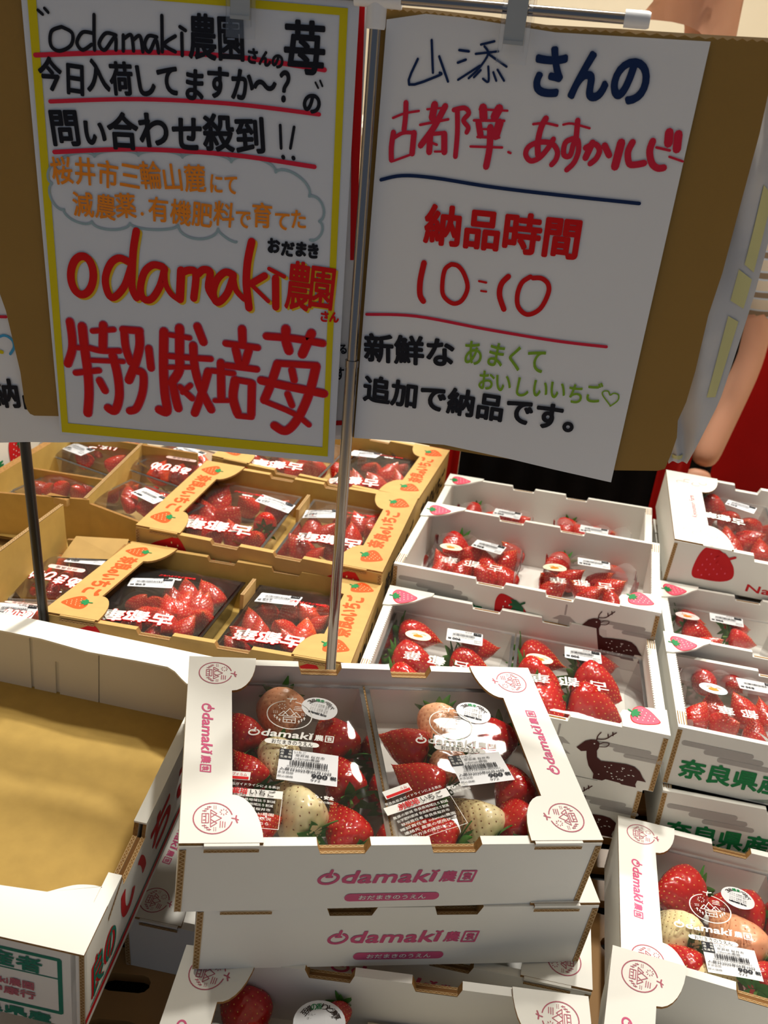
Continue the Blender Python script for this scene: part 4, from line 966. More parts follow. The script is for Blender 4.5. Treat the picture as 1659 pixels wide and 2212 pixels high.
# ---------------------------------------------------------------- farm packs
def farmprint(root, mp, film, price, T, full=True, lab=None, gl=1):
    k = MB(mp)
    emblem(k, *T['emb'], .0178, T['a'], WINK, 1, .0007, 1.12)
    farmlogo(k, *T['logo'], .073, T['a'], WINK, 1)
    k.build('film_print', root)
    k = MB(mp); x, y = T['pill']; a = T['a']; ca, sa = cos(a), sin(a)
    k.poly([(x+(s*.0195+.004*cos(t)*s)*ca-.0030*sin(t)*s*sa, y+(s*.0195+.004*cos(t)*s)*sa+.0030*sin(t)*s*ca) for s in (1, -1) for t in [-pi/2+pi*i/6 for i in range(7)]], WINK, 1)
    k.line('おだまきのうえん', (x-.018*ca, y-.018*sa-.0022), (x+.018*ca, y+.018*sa-.0022), .0058, DKPR, 2)
    k.build('name_pill', root)
    price_label(root, mp, *T['label'], .050, .0345, T['la'], '900', 0, '972')
    oval(root, mp, *T['stick'], .0165, .0150, T['a']-.25, PAPER, '3品種食べ比べ')
    if full:
        k = MB(mp); x, y = T['text']; a = T['ta']; ca, sa = cos(a), sin(a); P = lambda u, v: (x+u*ca-v*sa, y+u*sa+v*ca)
        r = lambda u0, v0, u1, v1, m, L: k.poly([P(u0, v0), P(u1, v0), P(u1, v1), P(u0, v1)], m, L)
        r(-.0225, .0165, .001, .025, WINK, 1); r(-.0215, .0170, 0.0, .0198, RINK, 2); k.fit('抗菌フィルム', *P(-.0108, .0222), .018, .0035, RINK, 2, a)
        k.fit('奈良県産品ガイドラインによる表示', *P(0, .0120), .052, .0028, WINK, 1, a)
        r(-.0290, .001, .0290, .0090, WINK, 1); k.fit('特別栽培', *P(-.0115, .005), .025, .0062, REDPR, 2, a, .0002); k.fit('いちご', *P(.013, .005), .020, .0058, DKPR, 2, a, .0001)
        for i, s in enumerate(('農薬の節減 奈良県地域比５割減', '化学肥料節減 奈良県地域比５割減', '栽培責任者 奈良県桜井市', '確認責任者 odamaki農園', '連絡先 農薬の使用状況', '栽培方法の確認はこちら')):
            k.fit(s, *P(-.001, -.003-.0043*i), .050-.003*(i % 3), .0028, WINK, 1, a)
        k.stroke([P(-.029, -.028), P(.029, -.028), P(.029, .001)], .0004, WINK, 1, cap=4)
        k.fit('安心・安全', *P(T['qx'], .0085), .020, .0036, WINK, 1, a, .0002); k.fit('生産履歴の確認', *P(T['qx'], .0035), .020, .0024, WINK, 1, a)
        k.build('info_print', root)
PH = .054
# left pack of the open carton; positions read off the photograph on the film plane
ML1 = sub('A', -.0785, -.003, .004); ML2 = sub('A', .0775, -.003, .004)
def tpl(Mx, px, zz=PH+.004): p = on_frame(px[0], px[1], Mx, zz); return (p.x, p.y)
PW, PD = .146, .186
r1, mp1, f1 = pack(ML1, PW, PD, PH, 'left film-topped pack of mixed strawberries in the open farm carton', 'farm strawberry packs')
a1 = -.115-.0
def angl(Mx, p, q): a = tpl(Mx, p); b = tpl(Mx, q); return math.atan2(b[1]-a[1], b[0]-a[0])
T1 = dict(emb=tpl(ML1, (625, 1547)), logo=tpl(ML1, (628, 1591)), pill=tpl(ML1, (630, 1608)), label=tpl(ML1, (665, 1660)), stick=tpl(ML1, (690, 1532)), text=tpl(ML1, (530, 1722)), a=angl(ML1, (545, 1587), (710, 1602)), la=angl(ML1, (608, 1619), (720, 1632)), ta=angl(ML1, (503, 1703), (570, 1711)), qx=.060)
farmprint(r1, mp1, f1, '900', T1)
r2, mp2, f2 = pack(ML2, PW, PD, PH, 'right film-topped pack of mixed strawberries in the open farm carton', 'farm strawberry packs')
T2 = dict(emb=tpl(ML2, (973, 1568)), logo=tpl(ML2, (984, 1607)), pill=tpl(ML2, (993, 1621)), label=tpl(ML2, (1038, 1662)), stick=tpl(ML2, (1022, 1541)), text=tpl(ML2, (908, 1740)), a=angl(ML2, (912, 1600), (1064, 1612)), la=angl(ML2, (975, 1636), (1080, 1624)), ta=angl(ML2, (851, 1748), (965, 1718)), qx=.040)
farmprint(r2, mp2, f2, '900', T2)
fill(r1, f1, 'left pack of the open farm carton', 'strawberries in the farm packs', [
 (600, 450, 470, 'P', 600, 200), (225, 610, 450, 'D', 330, 760), (1090, 650, 470, 'R', 1240, 860), (590, 920, 440, 'W', 560, 640), (1180, 1000, 520, 'R', 1270, 1250),
 (270, 970, 450, 'R', 350, 1080), (740, 1320, 560, 'W', 850, 1450), (1200, 1450, 540, 'R', 1340, 1660), (440, 1520, 400, 'R', 300, 1600)], PH, 'R', (470, 1440), 4.366)
fill(r2, f2, 'right pack of the open farm carton', 'strawberries in the farm packs', [
 (420, 440, 340, 'P', 420, 250), (180, 540, 350, 'R', 300, 600), (800, 540, 340, 'R', 880, 420), (480, 740, 330, 'P', 540, 600), (960, 850, 360, 'R', 1010, 980),
 (280, 800, 370, 'R', 440, 880), (690, 1050, 400, 'W', 830, 1160), (980, 1090, 330, 'R', 1040, 1250), (370, 1180, 370, 'R', 540, 1250)], PH, 'R', (820, 1440), 3.318)
# pack in the right carton
MD = sub('D', -.0785, -.003, .004); r3, mp3, f3 = pack(MD, PW, PD, PH, 'film-topped pack of red, cream and peach strawberries in the right farm carton', 'farm strawberry packs')
T3 = dict(emb=tpl(MD, (1533, 1965)), logo=tpl(MD, (1538, 2011)), pill=tpl(MD, (1540, 2034)), label=tpl(MD, (1580, 2078)), stick=tpl(MD, (1593, 1942)), text=(0, 0), a=angl(MD, (1462, 1997), (1618, 2027)), la=angl(MD, (1522, 2046), (1630, 2066)), ta=0, qx=0)
farmprint(r3, mp3, f3, '900', T3, False)
fill(r3, f3, 'pack of the right farm carton', 'strawberries in the farm packs', [
 (985, 1300, 330, 'R', 1110, 1280), (1340, 1400, 400, 'R', 1520, 1440), (970, 1570, 300, 'W', 1050, 1680), (1370, 1600, 400, 'P', 1500, 1720), (990, 1770, 310, 'R', 1100, 1840), (1560, 1870, 300, 'R', 1500, 1990), (1250, 1900, 300, 'W', 1200, 2000)], PH, 'R', (1150, 1500), 3.106)
# frilled pack in the bottom carton
MC = sub('C', -.078, -.015, .004); r4, mp4, f4 = pack(MC, .14, .15, .048, 'frilled milky pack of deep red strawberries in the bottom farm carton', 'farm strawberry packs', 'frill', .003)
fill(r4, f4, 'frilled pack of the bottom farm carton', 'strawberries in the farm packs', [(300, 320, 190, 'D', 300, 220), (630, 340, 110, 'D', 640, 290), (420, 470, 190, 'D', 500, 420), (620, 520, 190, 'D', 640, 460), (250, 560, 180, 'D')], .048, 'D', (350, 2000), 1.659)
q = tpl(MC, (690, 2205), .051); oval(r4, mp4, q[0], q[1], .021, .019, 0, PAPER, '至福の香りと濃厚')
# window cut in the bottom carton's inner wall
k = MB(); W, D, H = DIM['O']; o = empty('inner_insert', M_['C'].translation, M_['C'].to_3x3()); tag(o, 'cream board insert with a brown cut-out window in the bottom farm carton', 'insert')
k.prism([(-.145, .03), (-.145, -.09), (.155, -.09), (.155, .095), (-.01, .095), (-.01, .055), (-.075, .055), (-.075, .03)][::-1], (0, 0, .018), (1, 0, 0), (0, 1, 0), (0, 0, 1), .003, mat('cream_board', (214, 204, 180), .7), None, KEDGE)
k.build('board', o)

# ---------------------------------------------------------------- kraft-carton packs
def ktpack(key, x, px, label, phrase, tray, lab, lang, txt, org, sc, price, rot=pi, col='R'):
    Mx = sub(key, x, -.004, .004); h = .046
    r, mp, f = pack(Mx, .143, .205, h, label, 'film-wrapped strawberry packs', tray, .009, True)
    T = lambda p: tpl(Mx, (p[0]/sc+org[0], p[1]/sc+org[1]), h+.006)
    q = T(lab); price_label(r, mp, q[0], q[1], .054, .030, rot+lang, price, 1)
    k = MB(mp); p0, p1 = T(txt[0]), T(txt[1])   # right end first: the words face the other way
    brush(k, '古都華', p0, p1, .027, .0009)
    k.build('film_print', r)
    k = MB(mp); c = T(txt[2]); a = math.atan2(p1[1]-p0[1], p1[0]-p0[0]); k.fit('奈良県ブランドいちご', c[0], c[1], .046, .0055, REDPR, 1, a, .0003); k.fit('完熟', c[0]-.0, c[1]-.009, .016, .0055, WINK, 1, a, .0003)
    k.build('brand_line', r)
    fill(r, f, phrase, 'strawberries in the kraft cartons', px, h, col, org, sc, .5)
O2 = (300, 930)
ktpack('H2', -.082, [(490, 400, 170), (410, 500, 150), (640, 430, 150), (760, 565, 165, 'R', 740, 630), (345, 570, 150), (540, 520, 150), (450, 650, 140), (690, 660, 160), (560, 620, 140), (840, 470, 130, 'D'), (330, 640, 120)],
  'left clear-tray pack in the middle kraft carton', 'left pack of the middle kraft carton', 'clear', (815, 430), -.05, ((690, 598), (280, 535), (660, 385)), O2, 2.765, '750')
ktpack('H2', .088, [(1040, 590, 140), (955, 690, 160), (1150, 740, 150), (1270, 640, 130), (1310, 560, 130), (1400, 560, 120), (1120, 620, 130), (1250, 730, 130), (1060, 760, 120), (1220, 560, 110, 'D'), (1390, 620, 120)],
  'right clear-tray pack in the middle kraft carton', 'right pack of the middle kraft carton', 'clear', (1095, 495), .1, ((1345, 680), (955, 615), (1320, 510)), O2, 2.765, '750')
ktpack('H1', -.082, [(425, 975, 165), (345, 1050, 150), (370, 1130, 160), (190, 1010, 140, 'D'), (100, 1065, 150, 'D'), (30, 1130, 150), (150, 1170, 140), (280, 1190, 150), (-40, 1180, 140), (90, 1240, 120), (230, 1090, 150), (0, 1060, 130, 'D'), (290, 985, 140), (270, 1050, 150), (180, 1085, 140), (90, 1140, 140), (390, 1060, 140)],
  'left black-tray pack in the front kraft carton', 'left pack of the front kraft carton', 'black', (75, 920), .22, ((225, 1128), (-215, 1080), (230, 890)), O2, 2.765, '698', col='R')
ktpack('H1', .088, [(760, 1090, 150), (670, 1150, 140), (600, 1235, 150), (720, 1215, 140), (850, 1200, 160), (1000, 1110, 140, 'O'), (1100, 1110, 130), (990, 1230, 150, 'O'), (890, 1285, 140), (570, 1310, 150), (760, 1310, 130), (1080, 1180, 130), (900, 1090, 130)],
  'right black-tray pack in the front kraft carton', 'right pack of the front kraft carton', 'black', (835, 1010), -.05, ((1005, 1268), (585, 1190), (1010, 1045)), O2, 2.765, '698')
ktpack('H3', -.082, [(760, 215, 130), (870, 225, 120), (1000, 215, 130), (940, 245, 120), (700, 205, 110), (830, 190, 110), (1060, 225, 110)],
  'left pack in the rearmost kraft carton', 'left pack of the rearmost kraft carton', 'clear', (760, 130), 0, ((990, 222), (680, 178), (900, 120)), O2, 2.765, '750')
ktpack('H3', .088, [(1310, 170, 130), (1200, 225, 130), (1190, 305, 130), (1595, 205, 110), (1500, 255, 130), (1545, 305, 120), (1300, 300, 130), (1400, 230, 130), (1410, 320, 130), (1500, 180, 110)],
  'right pack in the rearmost kraft carton', 'right pack of the rearmost kraft carton', 'black', (1350, 135), -.15, ((1440, 318), (1140, 268), (1500, 160)), O2, 2.765, '750')
# ---------------------------------------------------------------- deer-carton packs
def jpack(key, x, tray, h, label, phrase, px, lab, ov, txt, org, sc, price, w=.150, d=.17, y=-.004, ok=0, oc=None, loose=False):
    Mx = sub(key, x, y, .004); r, mp, f = pack(Mx, w, d, h, label, 'packs in the deer cartons', tray, .004, loose)
    T = lambda p: tpl(Mx, (p[0]/sc+org[0], p[1]/sc+org[1]), h+.003)
    if lab: q = T(lab[0]); q2 = T(lab[1]); price_label(r, mp, (q[0]+q2[0])/2, (q[1]+q2[1])/2, .045, .028, math.atan2(q2[1]-q[1], q2[0]-q[0])+pi, price, 1)
    if ov: q = T(ov); oval(r, mp, q[0], q[1], .0165, .0105, -.15, oc or mat('cream_sticker', (246, 236, 206), .4), 0)
    if txt:
        p0, p1 = T(txt[0]), T(txt[1]); k = MB(mp); k.line('古 都 華', p0, p1, .019, WINK, 1, .0003, .3, [1, .35, 1, .35, 1]); k.build('film_print', r)
    fill(r, f, phrase, 'strawberries in the deer cartons', px, h, 'R', org, sc, .6)
OJ = (840, 1000); SJ = 2.72
jpack('J3', -.080, 'clear', .050, 'left pack of large pointed berries in the front deer carton', 'left pack of the front deer carton',
 [(190, 990, 230, 'R', 90, 960), (160, 1150, 240, 'R', 40, 1110), (120, 1290, 230, 'R', 20, 1240), (540, 1080, 200, 'R', 400, 1080), (490, 1160, 230, 'R', 390, 1120), (520, 1290, 230, 'R', 380, 1260)],
 ((335, 1010), (555, 1045)), (172, 1018), ((480, 1190), (90, 1110)), OJ, SJ, '900')
jpack('J3', .080, 'clear', .050, 'right pack of large pointed berries in the front deer carton', 'right pack of the front deer carton',
 [(910, 1110, 250, 'R', 800, 1080), (900, 1250, 250, 'R', 790, 1190), (930, 1390, 250, 'R', 830, 1290), (1240, 1170, 230, 'R', 1110, 1180), (1230, 1290, 260, 'R', 1100, 1230), (1210, 1420, 280, 'R', 1080, 1380)],
 ((1030, 1110), (1250, 1150)), (885, 1152), ((1290, 1310), (820, 1235)), OJ, SJ, '900')
jpack('J2', -.080, 'frill', .044, 'left frilled pack in the middle deer carton', 'left pack of the middle deer carton',
 [(380, 480, 150, 'R', 440, 450), (320, 570, 150), (300, 630, 130), (480, 540, 160), (580, 580, 150), (690, 560, 150), (720, 500, 140), (560, 650, 140), (670, 650, 150), (430, 630, 150)],
 ((495, 470), (680, 520)), (365, 498), ((680, 620), (310, 555)), OJ, SJ, '830', .13, .145)
jpack('J2', .082, 'frill', .044, 'right frilled pack in the middle deer carton', 'right pack of the middle deer carton',
 [(980, 580, 150, 'R', 1060, 560), (930, 670, 140), (1080, 660, 150), (1120, 730, 140), (1250, 670, 150), (1330, 620, 150), (1310, 720, 160), (1190, 760, 150), (970, 740, 140), (1310, 790, 150)],
 ((1110, 575), (1300, 605)), (975, 615), ((1320, 718), (940, 675)), OJ, SJ, '830', .13, .145)
jpack('J1', -.080, 'frill', .040, 'left frilled pack in the rearmost deer carton', 'left pack of the rearmost deer carton', [(490, 290, 110, 'R', 530, 262), (600, 300, 110), (780, 345, 110), (680, 330, 110)], ((618, 285), (775, 315)), None, None, OJ, SJ, '830', .13, .145)
jpack('J1', .082, 'frill', .040, 'right frilled pack in the rearmost deer carton', 'right pack of the rearmost deer carton', [(1050, 375, 120, 'R', 1060, 335), (1120, 390, 110), (1310, 412, 110), (1220, 400, 110)], ((1125, 385), (1285, 415)), None, None, OJ, SJ, '830', .13, .145)
OK_ = (1200, 1000); SK = 3.614
jpack('K3', -.080, 'frill', .048, 'frilled pack in the deer carton at the right edge', 'pack of the right-edge deer carton',
 [(1180, 1730, 210, 'D', 1130, 1660), (1400, 1730, 200, 'D', 1340, 1660), (1560, 1720, 200, 'D'), (1230, 1890, 230), (1470, 1900, 230), (1110, 1960, 200), (1340, 2040, 220), (1620, 1950, 220), (1560, 2080, 220)],
 ((1445, 1720), (1700, 1770)), (1230, 1770), ((1760, 1985), (1250, 1895)), OK_, SK, '830', .14, .15, oc=mat('blue_sticker', (200, 226, 232), .4), loose=True)
jpack('K2', -.080, 'clear', .048, 'pack in the carton under the berry-print carton', 'pack under the berry-print carton',
 [(1060, 1210, 200, 'R', 960, 1180), (1120, 1310, 210, 'R', 1000, 1260), (1430, 1290, 200, 'R', 1290, 1300), (1450, 1390, 200, 'R', 1340, 1370), (1200, 1420, 200, 'R')], ((1220, 1200), (1450, 1250)), (1030, 1195), None, OK_, SK, '900', oc=mat('pink_sticker', (246, 222, 220), .4))
OQ = (1400, 1000); SQ = 6.405
Mx = sub('K1', -.080, -.004, .004)
r, mp, f = pack(Mx, .14, .19, .046, 'film-wrapped pack in the berry-print carton', 'packs in the deer cartons', 'clear', .006, True)
T = lambda p: tpl(Mx, (p[0]/SQ+OQ[0], p[1]/SQ+OQ[1]), .050)
a, b = T((1090, 540)), T((1480, 670)); price_label(r, mp, (a[0]+b[0])/2, (a[1]+b[1])/2, .045, .028, math.atan2(b[1]-a[1], b[0]-a[0])+pi, '830', 1)
k = MB(mp); brush(k, '古都華', T((1330, 830)), T((760, 690)), .020, .0006, WINK, DKPR); k.build('film_print', r)
fill(r, f, 'pack of the berry-print carton', 'strawberries in the deer cartons', [(920, 620, 340, 'R', 800, 560), (1400, 850, 330), (1100, 1040, 330), (1430, 1060, 330), (1560, 1210, 300), (760, 810, 300, 'D'), (1150, 780, 300, 'D'), (1180, 1220, 280)], .046, 'R', OQ, SQ, .6)

# ---------------------------------------------------------------- open kraft boxes at the left
def panel(k, p, q, h, t, m, mi=None):
    """upright board from p to q, height h downwards, thickness t to the left of p->q"""
    p, q = Vector(p), Vector(q); d = (q-p).normalized(); n = Vector((-d.y, d.x, 0)).normalized()*t; dn = Vector((0, 0, -h))
    v = [p, q, q+n, p+n]; v = [tuple(x+dn) for x in v]+[tuple(x) for x in v]
    k.add(v, [(3, 2, 1, 0), (4, 5, 6, 7), (0, 1, 5, 4), (1, 2, 6, 5), (2, 3, 7, 6), (3, 0, 4, 7)], [m, KEDGE, m, m, mi or m, m])
def openbox(name, label, zt, BL, BR, FR, FL, h, group, cat='box'):
    c = (BL+BR+FR+FL)/4; o = empty(name, (c.x, c.y, zt-h)); tag(o, label, cat, group); L = lambda p, dz=0: Vector((p.x-c.x, p.y-c.y, h+dz))
    k = MB(); q = [L(p) for p in (FL, FR, BR, BL)]; k.add([(x.x, x.y, .004) for x in q]+[(x.x, x.y, 0) for x in q], [(0, 1, 2, 3), (7, 6, 5, 4)], KRAFTIN); k.build('base', o)
    return o, L
zt = CAMZ-.615
BL, BR, FR = at_z(147, 1163, zt), at_z(283, 1169, zt), at_z(92, 1352, zt); FL = BL+(FR-BR)
BL2 = at_z(-110, 1120, zt); FL2 = BL2+(FR-BR)
o, L = openbox('kraft_tray_box', 'open kraft box at the left edge holding two packs, behind the empty white box', zt, BL2, BR, FR, FL2, .068, 'open kraft boxes')
for nm, p, q in (('back_wall', BR, BL), ('side_wall', FR, BR), ('front_wall', FL2, FR)): k = MB(); panel(k, L(p), L(q), .068, .004, KRAFT, KRAFTIN); k.build(nm, o)
k = MB(); p, q = at_z(-70, 1244, zt+.045), at_z(137, 1091, zt+.045); panel(k, L(p, .045), L(q, .045), .113, .0045, KRAFTIN); k.build('divider', o)
k = MB(); d = (L(q, .045)-L(p, .045)); flute(k, L(p, .0455), L(q, .0455), Vector((-d.y, d.x, 0)).normalized(), .0045, (0, 0, 1)); k.build('corrugated_edge', o)
k = MB(); a_, b_ = L(BL), L(BR); k.add([tuple(a_+Vector((.012, -.002, .006))), tuple(b_+Vector((-.002, -.002, .004))), tuple(b_+Vector((-.004, -.03, -.012))), tuple(a_+Vector((.0, -.03, -.012)))], [(0, 1, 2, 3)], KRAFT); k.build('flap', o)
ori = Matrix.Rotation(math.atan2(BR.y-BL.y, BR.x-BL.x), 4, 'Z')
def ipack(c, z, w, d, h, label, phrase, px, lab, txt, price, org, sc, pillt='奈良県産', word='あきひめ'):
    Mx = Matrix.Translation((c.x, c.y, z)) @ ori; r, mp, f = pack(Mx, w, d, h, label, 'packs in the open kraft boxes', 'clear', .008, True)
    T = lambda p: tpl(Mx, (p[0]/sc+org[0], p[1]/sc+org[1]), h+.005)
    if lab: q = T(lab); price_label(r, mp, q[0], q[1], .050, .028, pi-.12, price, 1)
    if txt:
        k = MB(mp); p0, p1 = T(txt[0]), T(txt[1]); brush(k, word, p0, p1, .024, .0008, WINK, REDPR); k.build('film_print', r)
        k = MB(mp); p0, p1 = T(txt[2]), T(txt[3]); cc = ((p0[0]+p1[0])/2, (p0[1]+p1[1])/2); an = math.atan2(p1[1]-p0[1], p1[0]-p0[0]); hl = sqrt((p1[0]-p0[0])**2+(p1[1]-p0[1])**2)/2
        k.poly([(cc[0]+(s*hl+.004*cos(t)*s)*cos(an)-.0042*sin(t)*s*sin(an), cc[1]+(s*hl+.004*cos(t)*s)*sin(an)+.0042*sin(t)*s*cos(an)) for s in (1, -1) for t in [-pi/2+pi*i/6 for i in range(7)]], mat('pale_pink_print', (244, 206, 200), .5), 1)
        k.fit(pillt, cc[0], cc[1], hl*1.4, .0055, DKPR, 2, an); k.build('origin_pill', r)
    fill(r, f, phrase, 'strawberries in the open kraft boxes', px, h, 'O', org, sc, .6)
O1 = (0, 930); S_1 = 3.318
c = at_z(160, 1247, zt-.02); ipack(c, zt-.064, .125, .10, .044, 'rear pack in the open kraft box at the left edge', 'rear pack of the left kraft box',
 [(200, 1085, 150, 'O'), (430, 950, 140, 'O'), (530, 880, 130, 'R'), (560, 1020, 130, 'R'), (380, 1150, 140, 'R'), (610, 960, 120, 'R'), (480, 1080, 140, 'R'), (300, 1000, 120, 'O')], (620, 930), ((600, 1090), (250, 1000), (590, 1020), (370, 985)), '480', O1, S_1)
c = at_z(58, 1352, zt-.02); ipack(c, zt-.064, .125, .10, .044, 'front pack in the open kraft box at the left edge', 'front pack of the left kraft box',
 [(20, 1220, 130, 'O'), (140, 1300, 150, 'R'), (260, 1330, 130, 'O'), (50, 1340, 130, 'R')], (110, 1300), ((240, 1330), (60, 1290), (270, 1275), (60, 1225)), '380', O1, S_1)
# rear open box
zt2 = CAMZ-.600
F0, F1, F2 = at_z(-60, 1045, zt2), at_z(99, 1070, zt2), at_z(305, 1122, zt2)
dv0, dv1 = at_z(187, 1078, zt2), at_z(318, 950, zt2); off = (dv1-dv0)
B2 = F2+off*1.05
l0, l1 = at_z(0, 1023, zt2+.004), at_z(122, 950, zt2+.004); l1 = l0+(l1-l0)*1.3; l0 = l0-(l1-l0)*.3; F0, B0 = Vector((l0.x, l0.y, zt2)), Vector((l1.x, l1.y, zt2))
o, L = openbox('kraft_tray_box', 'long open kraft box with a middle divider, behind the left kraft box', zt2, B0, B2, F2, F0, .070, 'open kraft boxes')
k = MB(); panel(k, L(F0), L(dv0+(F2-dv0)*.05), .07, .004, KRAFTIN); panel(k, L(dv0+(F2-dv0)*.05, -.006), L(F2, -.006), .064, .004, KRAFTIN); k.build('front_wall', o)
k = MB(); panel(k, L(F1, .0), L(F1+(F2-F1)*.22, .0), .010, .010, KRAFT); k.build('folded_tab', o)
k = MB(); panel(k, L(dv0), L(dv1), .066, .0045, KRAFTIN); d = L(dv1)-L(dv0); flute(k, L(dv0, .0005), L(dv1, .0005), Vector((-d.y, d.x, 0)).normalized(), .0045, (0, 0, 1)); k.build('divider', o)
k = MB(); panel(k, L(l0, .004), L(l1, .004), .074, .012, KRAFTIN, KRAFT); k.build('side_wall', o)
k = MB(); panel(k, L(B2), L(B0), .07, .004, KRAFTIN); k.build('back_wall', o)
k = MB(); m1, m2 = l0+(l1-l0)*.55, dv0+(dv1-dv0)*.45; panel(k, L(m1, -.02), L(m2, -.02), .05, .004, KRAFTIN); k.build('inner_flap', o)
c = at_z(345, 1010, zt2-.02); ori = Matrix.Rotation(math.atan2(F2.y-dv0.y, F2.x-dv0.x), 4, 'Z')
ipack(at_z(395, 1000, zt2-.02), zt2-.066, .135, .13, .046, 'far pack in the right bay of the long kraft box', 'far right pack, long kraft box',
 [(1150, 300, 150, 'O'), (1290, 330, 130, 'R'), (1200, 210, 130, 'R'), (1440, 220, 130, 'O'), (1300, 240, 120, 'R'), (1400, 290, 120, 'R')], (1360, 160), ((1380, 290), (1100, 240), (1390, 235), (1210, 205)), '480', O1, S_1)
ipack(at_z(308, 1088, zt2-.02), zt2-.066, .135, .10, .046, 'near pack in the right bay of the long kraft box', 'near right pack, long kraft box',
 [(990, 410, 120, 'O'), (920, 480, 120, 'R'), (920, 550, 120, 'R'), (1060, 560, 130, 'R'), (1150, 500, 120, 'R')], (1070, 480), None, '480', O1, S_1)
ipack(at_z(232, 975, zt2-.02), zt2-.066, .125, .12, .046, 'far pack in the left bay of the long kraft box', 'far left pack, long kraft box',
 [(590, 200, 140, 'R'), (720, 170, 150, 'R', 740, 110), (840, 235, 140, 'R'), (900, 140, 130, 'R'), (640, 120, 120, 'R')], (560, 135), ((860, 130), (680, 100), (600, 60), (560, 60)), '480', O1, S_1, 'いちご', 'いちご')
ipack(at_z(135, 1062, zt2-.03), zt2-.066, .12, .08, .036, 'near pack in the left bay, mostly hidden by the kraft tab', 'near left pack, long kraft box',
 [(350, 430, 130, 'R'), (450, 430, 120, 'R'), (550, 450, 120, 'D'), (290, 420, 110, 'D')], None, None, '480', O1, S_1)
# white berry-print carton far left
yw = 1.34; wp = at_z(36, 978, CAMZ-.60); Rw = Matrix.Rotation(yw, 4, 'Z'); Mw = Matrix.Translation(Vector((wp.x, wp.y, CAMZ-.56-.0751))-Rw.to_3x3() @ Vector((-.0145, -DIM['J'][1]/2, 0))) @ Rw
carton('J', Mw, 'white carton with berry print standing at the far left edge', GD)
M_['W'] = Mw; POSE['W'] = (0, 0, 0, yw); under('W', 3, 'J', 'white carton under the far left berry print carton', GD)
k = MB(); cbx = (-.62, 1.30); kx = empty('support_carton', (-.56, 1.12, SHZ)); tag(kx, 'plain kraft carton under the open kraft boxes', 'carton')
k.box(-.20, .22, -.28, .30, 0, .185, KRAFT); k.build('body', kx)

# ---------------------------------------------------------------- large empty white carton
LW, LD, LH = .5158, .394, .104
SL = .885; pz = POSE['L']; ML_ = posemat((pz[0]*SL, pz[1]*SL, pz[2]*SL)+pz[3:], LH*SL); M_['L'] = ML_
o = empty('produce_carton', ML_.translation, ML_.to_3x3()); o.scale = (SL, SL, SL); tag(o, 'large empty white produce carton with a kraft inside and green label frame', 'carton')
k = MB(); k.box(-LW/2+.003, LW/2-.003, -LD/2+.002, LD/2-.002, 0, .004, [WHITE, KRAFTIN]+[WHITE]*4); k.build('base', o)
k = MB(); k.box(-LW/2, LW/2, -LD/2, -LD/2+.005, 0, LH, [WHITE, WHITE, WHITE, WHITE, KRAFTIN, WHITE]); k.build('front_wall', o)
k = MB(); k.box(-LW/2, LW/2, LD/2-.005, LD/2, 0, LH-.001, [WHITE]*6)
for a, b, c in ((-.25, .018, 0), (.022, .105, 1), (.1065, .245, 0)):
    if c: k.box(a, .050, LD/2-.008, LD/2-.005, .004, LH-.004, WHITEIN); k.box(.055, b, LD/2-.008, LD/2-.005, .004, LH-.004, WHITEIN); k.box(.050, .055, LD/2-.008, LD/2-.005, .055, LH-.004, WHITEIN)
    else: k.box(a, b, LD/2-.008, LD/2-.005, .004, LH-.004, WHITEIN)
k.build('back_wall', o)
for sx in (-1, 1):
    k = MB(); pts, e = notched(LD, LH, [(-.118, -.058)] if sx > 0 else [], .014, .004)
    k.prism(pts, ((LW/2-.012 if sx > 0 else -LW/2), 0, 0), (0, 1, 0), (0, 0, 1), (1, 0, 0), .0045, WHITEIN, KRAFTIN, WHITE, {i: KEDGE for i in e})
    k.prism(pts, ((LW/2-.0035 if sx > 0 else -LW/2+.008), 0, 0), (0, 1, 0), (0, 0, 1), (1, 0, 0), .0035, WHITE, KRAFTIN, WHITE, {i: KEDGE for i in e})
    if sx > 0:
        k.box(LW/2-.0125, LW/2, -.058, .190, LH-.0002, LH+.002, WHITE); k.box(LW/2-.0125, LW/2, -.150, -.118, LH-.0002, LH+.002, WHITE)
        for xx in (LW/2-.012, LW/2-.0036): flute(k, (xx, -.115, LH-.0138), (xx, -.060, LH-.0138), (1, 0, 0), .0042, (0, 0, 1)); 
        k.box(LW/2-.0075, LW/2-.0036, -.115, -.062, LH-.03, LH-.0145, KDARK)
    k.build('side_wall', o)
# lobed rim flaps: front and back
k = MB()
front = smoothline([(LW/2-.0125, -.1335), (.2455, -.134), (.236, -.1345), (.222, -.1385), (.204, -.1500)], 4)+[(.204, -.150), (.163, -.1535), (-.163, -.1535), (-.204, -.150)]+smoothline([(-.204, -.150), (-.222, -.1385), (-.236, -.1345), (-.2455, -.134), (-.2455, -.1335)], 4)
fp = [(LW/2, -LD/2-.001), (LW/2, -.150), (LW/2-.0125, -.150)]+front+[(-LW/2, -.1335), (-LW/2, -LD/2-.001)]
k.prism(fp, (0, 0, LH), (1, 0, 0), (0, 1, 0), (0, 0, 1), .0026, WHITE, KRAFTIN, KEDGE); k.build('rim_flap', o)
k = MB(); bpts = [(-LW/2, LD/2), (-LW/2, .164), (-.11, .1645), (-.005, .1650), (.045, .1655), (.104, .160), (.165, .1625), (.200, .163), (.2105, .158), (.222, .148), (.230, .142), (LW/2, .140), (LW/2, LD/2)]
k.prism(bpts, (0, 0, LH), (1, 0, 0), (0, 1, 0), (0, 0, 1), .0026, WHITE, WHITEIN, WHITE); k.build('rim_flap', o)
